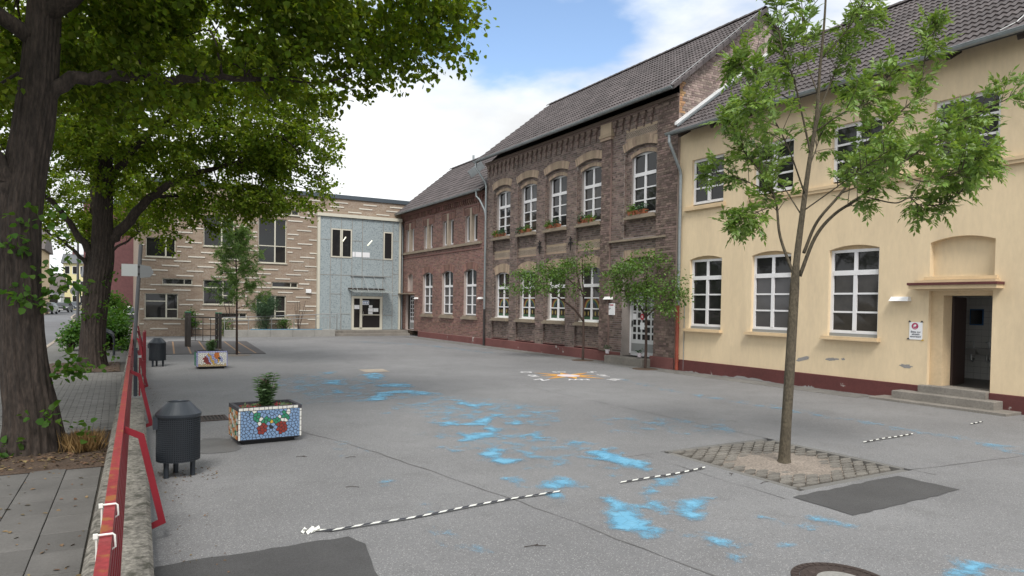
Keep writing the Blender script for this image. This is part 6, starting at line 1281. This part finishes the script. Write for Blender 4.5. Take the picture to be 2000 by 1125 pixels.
# ------------------------------------------------------------------ young ash in the yard
def compound(bases, dirs, g, n_pairs, ln, lf, mat, parent, name='crown', stem='stem', droop=.18):
    """pinnate leaves: a curved rachis with paired leaflets"""
    pos, dd, nn, sz = [], [], [], []; rm = MB()
    for b, d in zip(bases, dirs):
        d = np.array(d)/np.linalg.norm(d); L_ = ln*g.uniform(.7,1.2); upv = np.array((0,0,1.)); s = np.cross(d, upv); s /= np.linalg.norm(s)+1e-6; nrm_ = np.cross(s, d)+g.normal(size=3)*.35
        s = np.cross(d, nrm_); s /= np.linalg.norm(s)+1e-6; P = []
        for k in range(n_pairs+1):
            f = .25+.75*k/n_pairs; p = b+d*L_*f-upv*droop*L_*f*f*.6; P.append(p); dl = d-upv*droop*f
            if k < n_pairs:
                for sg in (-1,1): pos.append(p); dd.append(s*sg+dl*.75+g.normal(size=3)*.14-upv*.18); nn.append(nrm_+g.normal(size=3)*.3); sz.append(lf*g.uniform(.75,1.1)*(.8+.4*math.sin(math.pi*min(1,f))))
            else: pos.append(p); dd.append(dl+g.normal(size=3)*.1); nn.append(nrm_); sz.append(lf*g.uniform(.9,1.15))
        if rm is not None: rm.tube([b, P[len(P)//2], P[-1]], [.004,.003,.002], 3, False)
    o = leaf_mesh(name, np.array(pos), np.array(dd), np.array(nn), np.array(sz), 'lance', mat, parent)
    mk('leaf_stalks', rm, mat, parent); return o
at_ = thing('ash_tree', 'young ash tree with slim forked trunk standing in the lattice paver pit', 'tree', (7.52,5.88,0)); g = np.random.default_rng(12)
sr = np.array((math.cos(YAW),-math.sin(YAW),0)); sdp = np.array((math.sin(YAW),math.cos(YAW),0)); B0 = np.array((7.52,5.88,0))
def A3(px, py, dep=0.): q = B0+sr*((px-1532)/148.)+sdp*dep; k = 1+dep/8.9; return Vector((B0[0]+sr[0]*(px-1532)/148.*k+sdp[0]*dep, B0[1]+sr[1]*(px-1532)/148.*k+sdp[1]*dep, 2+((905-py)/148.-2)*k))
am = MB(); c = curve([A3(1532,915),A3(1533,870),A3(1537,760),A3(1541,640),A3(1546,520),A3(1556,420),A3(1566,330),A3(1578,240),A3(1582,150),A3(1588,60),A3(1592,-60),A3(1600,-170)], 8)
mm = len(c); am.tube(c, [np.interp(i/(mm-1), [0,.04,.12,.33,.36,.5,.75,1], [.125,.082,.066,.055,.040,.030,.018,.007]) for i in range(mm)], 20, True, barkwob(3,.02,9)); mk('trunk', am, M_['barkyoung'], at_, smooth=True)
AB = [([(1543,545),(1520,470),(1512,400),(1490,350),(1462,310),(1440,260)], [0,.1,.15,.25,.35,.4], .035), ([(1513,410),(1480,420),(1440,435),(1420,445)], [.12,.05,-.1,-.2], .014), ([(1505,385),(1460,360),(1420,350)], [.2,.5,.8], .016),
 ([(1553,545),(1575,470),(1605,425),(1650,390),(1700,340),(1760,290),(1830,240),(1905,200)], [0,-.1,-.2,-.3,-.4,-.5,-.5,-.6], .042), ([(1560,500),(1590,440),(1640,385),(1690,320),(1740,250),(1800,190),(1815,120),(1828,60)], [0,.1,.2,.3,.4,.5,.6,.6], .036),
 ([(1660,392),(1710,402),(1735,392),(1755,405),(1800,400),(1825,370),(1840,335)], [-.3,-.35,-.4,-.4,-.5,-.5,-.55], .016), ([(1700,320),(1740,300),(1800,310),(1850,290),(1885,260)], [-.2,0,.2,.3,.4], .018),
 ([(1569,315),(1545,240),(1520,170),(1490,110),(1478,40),(1470,-30)], [0,-.1,-.2,-.3,-.3,-.3], .024), ([(1568,320),(1590,230),(1625,150),(1660,90),(1690,30),(1700,-60)], [0,.1,.2,.3,.3,.4], .026), ([(1580,200),(1560,120),(1560,40),(1550,-60)], [0,.15,.25,.3], .016),
 ([(1535,215),(1480,190),(1430,150),(1405,140)], [-.1,-.2,-.3,-.35], .014), ([(1574,270),(1620,230),(1670,205),(1690,160)], [0,-.2,-.3,-.3], .016), ([(1585,130),(1630,60),(1660,-20)], [0,-.2,-.3], .014), ([(1560,390),(1500,300),(1440,230),(1400,215)], [0,-.4,-.7,-.9], .018), ([(1557,420),(1620,350),(1660,300)], [0,-.5,-.9], .016), ([(1565,340),(1610,290),(1640,240)], [0,.5,.9], .016),
 ([(1555,430),(1530,350),(1500,280),(1480,240)], [0,.5,.9,1.2], .016), ([(1700,340),(1740,360),(1790,340),(1820,320)], [-.4,-.7,-.9,-1.0], .014), ([(1640,385),(1690,370),(1740,340),(1800,300)], [.2,.5,.8,1.0], .016), ([(1740,250),(1700,210),(1690,190)], [.4,.6,.7], .012), ([(1780,280),(1830,300),(1870,320)],[-.5,-.6,-.6],.012)]
bm_ = MB(); bases, dirs = [], []
for pts, dep, r0 in AB:
    P = [A3(x, y, d) for (x, y), d in zip(pts, dep)]; cc_ = limb(bm_, P, r0*.6, .004, 8, 6); L_ = len(cc_)
    for i in range(int(L_*.34), L_, 1):
        p = cc_[i]; tdir = (cc_[min(i+1,L_-1)]-cc_[max(i-1,0)]).normalized(); f = i/L_
        for rep in range(2):
            side = Vector(g.normal(size=3)); side = (side-tdir*side.dot(tdir)).normalized(); tl_ = g.uniform(.08,.36)*(1.15-.5*f); e = p+(side*.8+tdir*.55+Vector((0,0,.25)))*tl_
            bm_.tube([p, (p+e)/2+Vector((0,0,.01)), e], [.006,.005,.003], 4, False)
            for q in range(int(g.integers(2,4))):
                ff = .45+.55*g.uniform(); bb = p+(e-p)*ff; bases.append(np.array(bb)); dirs.append(np.array((e-p).normalized())*.6+g.normal(size=3)*.75+np.array((0,0,.1)))
    for q in range(5): bases.append(np.array(cc_[-1])); dirs.append(np.array((cc_[-1]-cc_[-3]).normalized())+g.normal(size=3)*.6)
mk('branches', bm_, M_['barkyoung'], at_, smooth=True); compound(bases, dirs, g, 5, .20, .085, M_['ash'], at_)
# ------------------------------------------------------------------ two small trees at the brick facade, sapling, shrubs
def small_tree(loc, label, name, trunk, limbs, lobe_list, dens, per, seed, mat, lsize, shape='oval', barkm='barkred', group=None, r0=.05, cut=-.15, flat=.5, sprd=.13):
    g = np.random.default_rng(seed); t = thing(name, label, 'tree', loc, group); tm = MB(); cc_ = limb(tm, trunk, r0, r0*.35, 12, 8); mk('trunk', tm, M_[barkm], t, smooth=True)
    bm_ = MB(); src = list(cc_[len(cc_)//2:])
    for pts, a, b in limbs: src += limb(bm_, pts, a, b, 8, 6)
    cen = lobes(lobe_list, dens, g, .0, 3.4, .2, seed); twigs_to(bm_, src, cen, g, 4, .006); mk('branches', bm_, M_[barkm], t, smooth=True); leaf_mesh('crown', *spray(cen, per, sprd, lsize, g, .25, flat=flat), shape, M_[mat], t); return t
small_tree((14.85,20.45,0), 'small tree with a crooked side limb and spreading crown before the ground floor windows', 'facade_tree', [(14.85,20.45,-.02),(14.86,20.45,.8),(14.84,20.46,1.8),(14.85,20.5,2.5),(14.8,20.5,3.1),(14.7,20.4,3.7)],
 [([(14.85,20.45,1.45),(14.5,20.6,1.9),(14.0,21.0,2.35),(13.5,21.5,2.75),(13.0,22.0,3.1)], .045,.012), ([(14.84,20.46,2.3),(14.5,20.3,2.9),(14.3,20.2,3.3)], .03,.01), ([(14.84,20.46,2.5),(14.5,21,3.0),(14.2,21.4,3.4)], .03,.01)],
 [(13.5,21.4,2.95,1.0,1.2,.55),(14.1,21.0,3.25,.85,1.0,.55),(14.6,20.6,3.45,.6,.7,.5),(14.75,20.25,4.05,.3,.35,.3),(13.0,21.9,2.75,.6,.8,.4),(14.4,20.7,2.6,.5,.6,.35)], 80, 14, 31, 'shrub', .095, group='small facade trees')
small_tree((14.75,16.9,0), 'small dense tree partly hiding the white entrance door', 'facade_tree', [(14.75,16.9,-.02),(14.77,16.9,.8),(14.75,16.9,1.7),(14.75,16.9,2.5),(14.7,16.85,3.3),(14.7,16.8,3.8)],
 [([(14.75,16.9,1.7),(14.5,17.3,2.3),(14.2,17.8,2.7)], .035,.01), ([(14.75,16.9,1.7),(14.8,16.3,2.1),(14.8,15.7,2.3)], .035,.01), ([(14.75,16.9,2.2),(14.4,16.5,2.7),(14.0,16.2,3.0)], .03,.01)],
 [(14.5,16.9,3.2,.9,1.0,.65),(14.4,17.7,2.8,.75,.85,.55),(14.6,16.1,2.6,.75,.85,.6),(14.75,15.7,2.1,.5,.6,.5),(14.5,17.0,2.4,.7,.8,.5),(14.5,18.2,3.0,.4,.5,.35),(14.8,15.6,3.0,.4,.5,.3)], 85, 14, 37, 'shrub', .095, group='small facade trees')
for x, y in ((14.85,20.45),(14.75,16.9)):
    mk('planting_hole', MB().lathe([(.42,.0),(.40,.014),(.1,.03)], (x,y,0), 16), M_['soil'], yard)
g = np.random.default_rng(5); sa_ = thing('sapling', 'slender sapling with feathery leaves beside the rubber mat', 'tree', (3.76,26.54,0)); tm = MB()
cc_ = limb(tm, [(3.76,26.54,-.02),(3.75,26.54,1.2),(3.74,26.54,2.4),(3.70,26.54,3.6),(3.68,26.54,4.7)], .045, .012, 10, 8); mk('trunk', tm, M_['barkred'], sa_, smooth=True); bm_ = MB(); bases, dirs = [], []
for k in range(26):
    h = 1.7+2.9*(k/25)**.9; a = k*2.4+g.uniform(-.4,.4); L_ = (1.25-.28*(h-1.7))*g.uniform(.6,1.05); b0 = Vector((3.74,26.54,h)); b1 = b0+Vector((math.cos(a)*L_, math.sin(a)*L_, L_*.55)); cb_ = limb(bm_, [b0,(b0+b1)/2-Vector((0,0,.06)),b1], .014, .004, 5, 5)
    for p in cb_[3:]:
        for q in range(5): bases.append(np.array(p)); dirs.append(np.array((math.cos(a),math.sin(a),.1))*.4+g.normal(size=3)*.8)
mk('branches', bm_, M_['barkred'], sa_); compound(bases, dirs, g, 5, .28, .088, M_['robinia'], sa_); mk('planting_hole', MB().lathe([(.5,.0),(.48,.012),(.1,.03)], (3.76,26.54,0), 16), M_['sand'], yard)
def bush(name, label, loc, lobe_list, dens, per, seed, mat, lsize, shape='oval', cat='bush', group=None, sprd=.1, stems=6):
    g = np.random.default_rng(seed); t = thing(name, label, cat, loc, group); cen = lobes(lobe_list, dens, g, -.3, 2.6, .25, seed); sm = MB()
    for c_ in cen[::max(1,len(cen)//(stems*4))]: b = Vector(loc)+Vector((g.normal()*.06,g.normal()*.06,0)); sm.tube([b,(b+Vector(c_))/2+Vector((0,0,.1)),Vector(c_)], [.014,.01,.004], 5, False)
    mk('stems', sm, M_['barkred'], t); leaf_mesh('foliage', *spray(cen, per, sprd, lsize, g, .2, flat=.8), shape, M_[mat], t); return t
bush('clipped_bush', 'rounded dark green clipped bush before the modern facade', (7.1,39.95,.2), [(7.1,39.95,1.75,.72,.6,.68),(7.0,39.95,.75,.35,.3,.4)], 260, 40, 41, 'cypress', .075, 'lance')
bush('leafy_bush', 'bright leafy bush between bicycle stands and leaning sign post', (-.1,30.6,0), [(-.25,31.0,.65,.75,.9,.6),(.05,30.3,.5,.45,.5,.45),(-.3,31.6,1.1,.6,.7,.5)], 170, 22, 43, 'bush', .10, 'heart')
bush('leafy_bush', 'leafy bush left of the second lime trunk by the kerb', (-1.55,30.5,0), [(-1.45,30.5,.45,.45,.5,.42),(-1.25,30.7,.85,.3,.35,.3)], 170, 22, 44, 'bush', .10, 'heart')
bush('leafy_bush', 'taller loose bush behind the bicycle stands before the dark car', (-.35,33.5,0), [(-.35,33.5,1.5,.7,.7,.75),(-.1,33.2,.7,.6,.6,.6)], 130, 22, 45, 'limeyoung', .10, 'heart')
bush('wall_climber', 'small green climber growing behind the rope net', (3.4,40.6,0), [(3.4,40.7,.6,.35,.2,.55),(3.35,40.7,1.2,.22,.15,.3)], 330, 22, 46, 'bush', .085, 'heart')
bush('low_shrub', 'low shrub behind the ramp handrail near the glass entrance', (8.35,40.5,.2), [(8.3,40.5,.65,.4,.25,.3)], 330, 20, 47, 'bush', .085)
bush('low_shrub', 'low shrub at the left end of the ramp wall', (5.2,40.5,.05), [(5.2,40.5,.55,.35,.25,.4)], 330, 20, 48, 'bush', .085)
for x, lb in ((5.5,'bare thin shrub left of the sapling against the modern facade'),(9.1,'bare thin shrub right of the clipped bush')):
    g = np.random.default_rng(int(x*10)); t = thing('bare_shrub', lb, 'shrub', (x,40.55,.1)); bm_ = MB()
    for k in range(9):
        a = g.uniform(-1,1); bm_.tube(curve([(x,40.55,.1),(x+a*.2,40.55+g.uniform(-.1,.1),.9),(x+a*.55,40.55+g.uniform(-.1,.1),1.5+g.uniform(0,.6))],4), .009, 4, False)
    mk('stems', bm_, M_['barkred'], t); cs_ = np.array((x,40.5,1.6))+g.normal(size=(26,3))*np.array((.35,.1,.3)); leaf_mesh('foliage', *spray(cs_, 3, .05, .05, g), 'oval', M_['litter'], t)
# plants in the planters
def herb(loc, label, h, seed, flowers):
    g = np.random.default_rng(seed); t = thing('flowering_herb', label, 'plant', loc, 'herbs in the planters'); sm = MB(); pos, dd, nn, sz = [], [], [], []; tips = []
    for k in range(13):
        a = g.uniform(0,6.28); r = g.uniform(0,.13); hh = h*g.uniform(.6,1.05); top = Vector((loc[0]+math.cos(a)*r*1.3, loc[1]+math.sin(a)*r*1.3, loc[2]+hh)); b = Vector(loc)+Vector((math.cos(a)*r*.4, math.sin(a)*r*.4, 0)); cc_ = curve([b,(b+top)/2+Vector((g.normal()*.02,g.normal()*.02,0)),top],6); sm.tube(cc_, .004, 4, False); tips.append(top)
        for p in cc_[1:]:
            for q in range(5): an = g.uniform(0,6.28); pos.append(np.array(p)); dd.append(np.array((math.cos(an),math.sin(an),.25))); nn.append(np.array((0,0,1.))+g.normal(size=3)*.4); sz.append(g.uniform(.07,.12))
    mk('stems', sm, M_['herb'], t); leaf_mesh('foliage', np.array(pos), np.array(dd), np.array(nn), np.array(sz), 'lance', M_['herb'], t)
    if flowers:
        cs_ = np.array([tuple(p) for p in tips[:6]]); leaf_mesh('flowers', *spray(cs_, 14, .018, .022, g, -.3), 'oval', M_['pink'], t)
herb((1.84,10.22,.47), 'tall herb with pink flower heads in the near blue planter', .46, 3, True); herb((2.36,21.75,.47), 'bushy herb with mauve flowers in the far fish planter', .34, 6, True)
g = np.random.default_rng(8)
for x, y, mt, lb, n in ((1.62,10.2,'redfl','red bedding flowers at the left in the near planter',20),(2.08,10.22,'redfl','red bedding flowers at the right in the near planter',22)):
    t = thing('bedding_flowers', lb, 'flowers', (x,y,.47), 'bedding flowers'); cs_ = np.array((x,y,.49))+g.normal(size=(n,3))*np.array((.07,.10,.012)); leaf_mesh('petals', *spray(cs_, 4, .015, .028, g, -.2), 'oval', M_[mt], t, 'stuff'); leaf_mesh('foliage', *spray(cs_-np.array((0,0,.012)), 5, .03, .045, g, 0), 'oval', M_['herb'], t)
# pots on the upper window sills of the tall brick building
pm_ = MB().add([(a*(.16+.03*(z > 0)),b*(.085+.02*(z > 0)),z) for z in (0,.15) for a, b in ((-1,-1),(1,-1),(1,1),(-1,1))]+[(a*.17,b*.085,.15) for a, b in ((-1,-1),(1,-1),(1,1),(-1,1))]+[(a*.165,b*.08,.11) for a, b in ((-1,-1),(1,-1),(1,1),(-1,1))], [(0,3,2,1)]+[(k*4+i,k*4+(i+1)%4,(k+1)*4+(i+1)%4,(k+1)*4+i) for k in range(3) for i in range(4)]+[(12,13,14,15)])
pme = mesh_of('pot', pm_, M_['terracotta']); WN = ('first','second','third','fourth','fifth')
for k, (c, yy) in enumerate(zip(cs+[c5], [5.18]*5)):
    for s, (du, sd_) in enumerate(((.30,1),(-.20,2))):
        t = thing('flower_pot', f'{"left" if s == 0 else "right"} terracotta pot with plant on the {WN[k]} upper brick window sill from the left', 'flower pot', (15.50,c+du+.12,5.185), 'pots on the upper sills')
        o = link('pot', pme, t); o.rotation_euler = (0,0,R(90)); gg = np.random.default_rng(100+k*2+s); b = np.array((15.47,c+du+.12,5.36)); n = 16
        cs_ = b+gg.normal(size=(n,3))*np.array((.04,.07,.05)); leaf_mesh('plant', *spray(cs_, 12, .06, .09, gg, .15), 'oval', M_['cypress' if (k+s) % 2 else 'shrub'], t, 'stuff')
        if (k+s) % 3 == 0: leaf_mesh('blossom', *spray(cs_[:6]+np.array((-.03,0,.03)), 6, .03, .05, gg, 0), 'oval', M_['redfl'], t)
for k, (y, lb) in enumerate(((19.52,'small pink pot plant left of the white entrance door'),(17.62,'small pink pot plant right of the white entrance door'))):
    t = thing('flower_pot', lb, 'flower pot', (15.12,y,.33), 'pots on the entrance step'); 
    t.location = (15.12, min(19.35,y), .33); ORG[t.name] = t.location.copy(); mk('pot', MB().lathe([(.06,0),(.085,.14),(.075,.14)], tuple(t.location), 12), M_['paintpink'], t); gg = np.random.default_rng(70+k); leaf_mesh('plant', *spray(np.array(t.location)+np.array((0,0,.2))+gg.normal(size=(8,3))*.04, 8, .04, .06, gg), 'oval', M_['cypress'], t)
# dry grass, litter, twigs
g = np.random.default_rng(21); t = thing('grass_tuft', 'dry straw coloured grass tuft at the foot of the nearest lime', 'grass', (-.38,10.35,.03)); n = 700; b = np.array((-.38,10.35,.03))+g.normal(size=(n,3))*np.array((.09,.10,0)); d = g.normal(size=(n,3))*.45; d[:,2] = 1.2; leaf_mesh('blades', b, d, unit(n,g), g.uniform(.12,.32,size=n), 'blade', M_['grass'], t).scale = (1,1,1)
def scatter(name, n, xr, yr, z, size, mat, seed, parent):
    g = np.random.default_rng(seed); p = np.stack([g.uniform(*xr,size=n), g.uniform(*yr,size=n), np.full(n,z)],1); d = g.normal(size=(n,3)); d[:,2] *= .12; nr = g.normal(size=(n,3))*.3; nr[:,2] += 1; return leaf_mesh(name, p, d, nr, size*g.uniform(.5,1.2,size=n), 'oval', M_[mat], parent, 'stuff')
scatter('leaf_litter', 900, (-2.2,-.12), (9.4,11.8), .045, .06, 'litter', 1, None).update_tag(); lo_ = bpy.data.objects['leaf_litter']; tag(lo_, 'fallen brown leaves in the soil around the nearest lime', 'leaf litter')
lo2 = scatter('leaf_litter', 160, (-1.8,-.2), (4,9.4), .024, .05, 'litter', 2, None); tag(lo2, 'few dry leaves lying on the grey paving slabs', 'leaf litter')
lo3 = scatter('leaf_litter', 260, (-1.7,.0), (21.4,24.4), .045, .06, 'litter', 3, None); tag(lo3, 'fallen leaves around the second lime trunk', 'leaf litter')
lo4 = scatter('leaf_litter', 90, (.3,1.0), (8.2,8.9), .006, .03, 'litter', 4, None); tag(lo4, 'debris on the asphalt under the near litter bin', 'leaf litter')
lo5 = scatter('leaf_litter', 420, (15.1,15.44), (9.6,29), .012, .028, 'litter', 5, None); tag(lo5, 'grit and leaf crumbs along the foot of the yellow and brick facades', 'leaf litter')
lo6 = scatter('leaf_litter', 260, (.36,.75), (4.5,18), .008, .026, 'litter', 6, None); tag(lo6, 'leaf crumbs on the asphalt along the low wall', 'leaf litter')
rr = random.Random(9); TW = [(2.6,8.6,'thin dark twig right of the blue mosaic planter'),(3.0,4.75,'forked dark twig beyond the corner of the near asphalt patch'),(2.2,7.2,'thin twig on bare asphalt between planter and crumpled tape'),(6.42,5.75,'small twig by the end of the middle tape strip'),(6.45,5.3,'small twig left of the lattice paver pit, nearest the camera'),(2.05,8.9,'short twig just in front of the blue mosaic planter')]
for i, (x, y, lb) in enumerate(TW):
    a = rr.uniform(-.5,.7); L_ = rr.uniform(.05,.10); mb = MB().tube([(x-L_*math.cos(a),y-L_*math.sin(a),.006),(x,y+.01,.012),(x+L_*math.cos(a),y+L_*math.sin(a),.006)], .0032, 5)
    if i % 2: mb.tube([(x,y+.01,.012),(x+.05*math.cos(a+.9),y+.05*math.sin(a+.9),.008)], .004, 4)
    tag(mk('fallen_twig', mb, M_['twig']), lb, 'twig', 'fallen twigs on the asphalt')
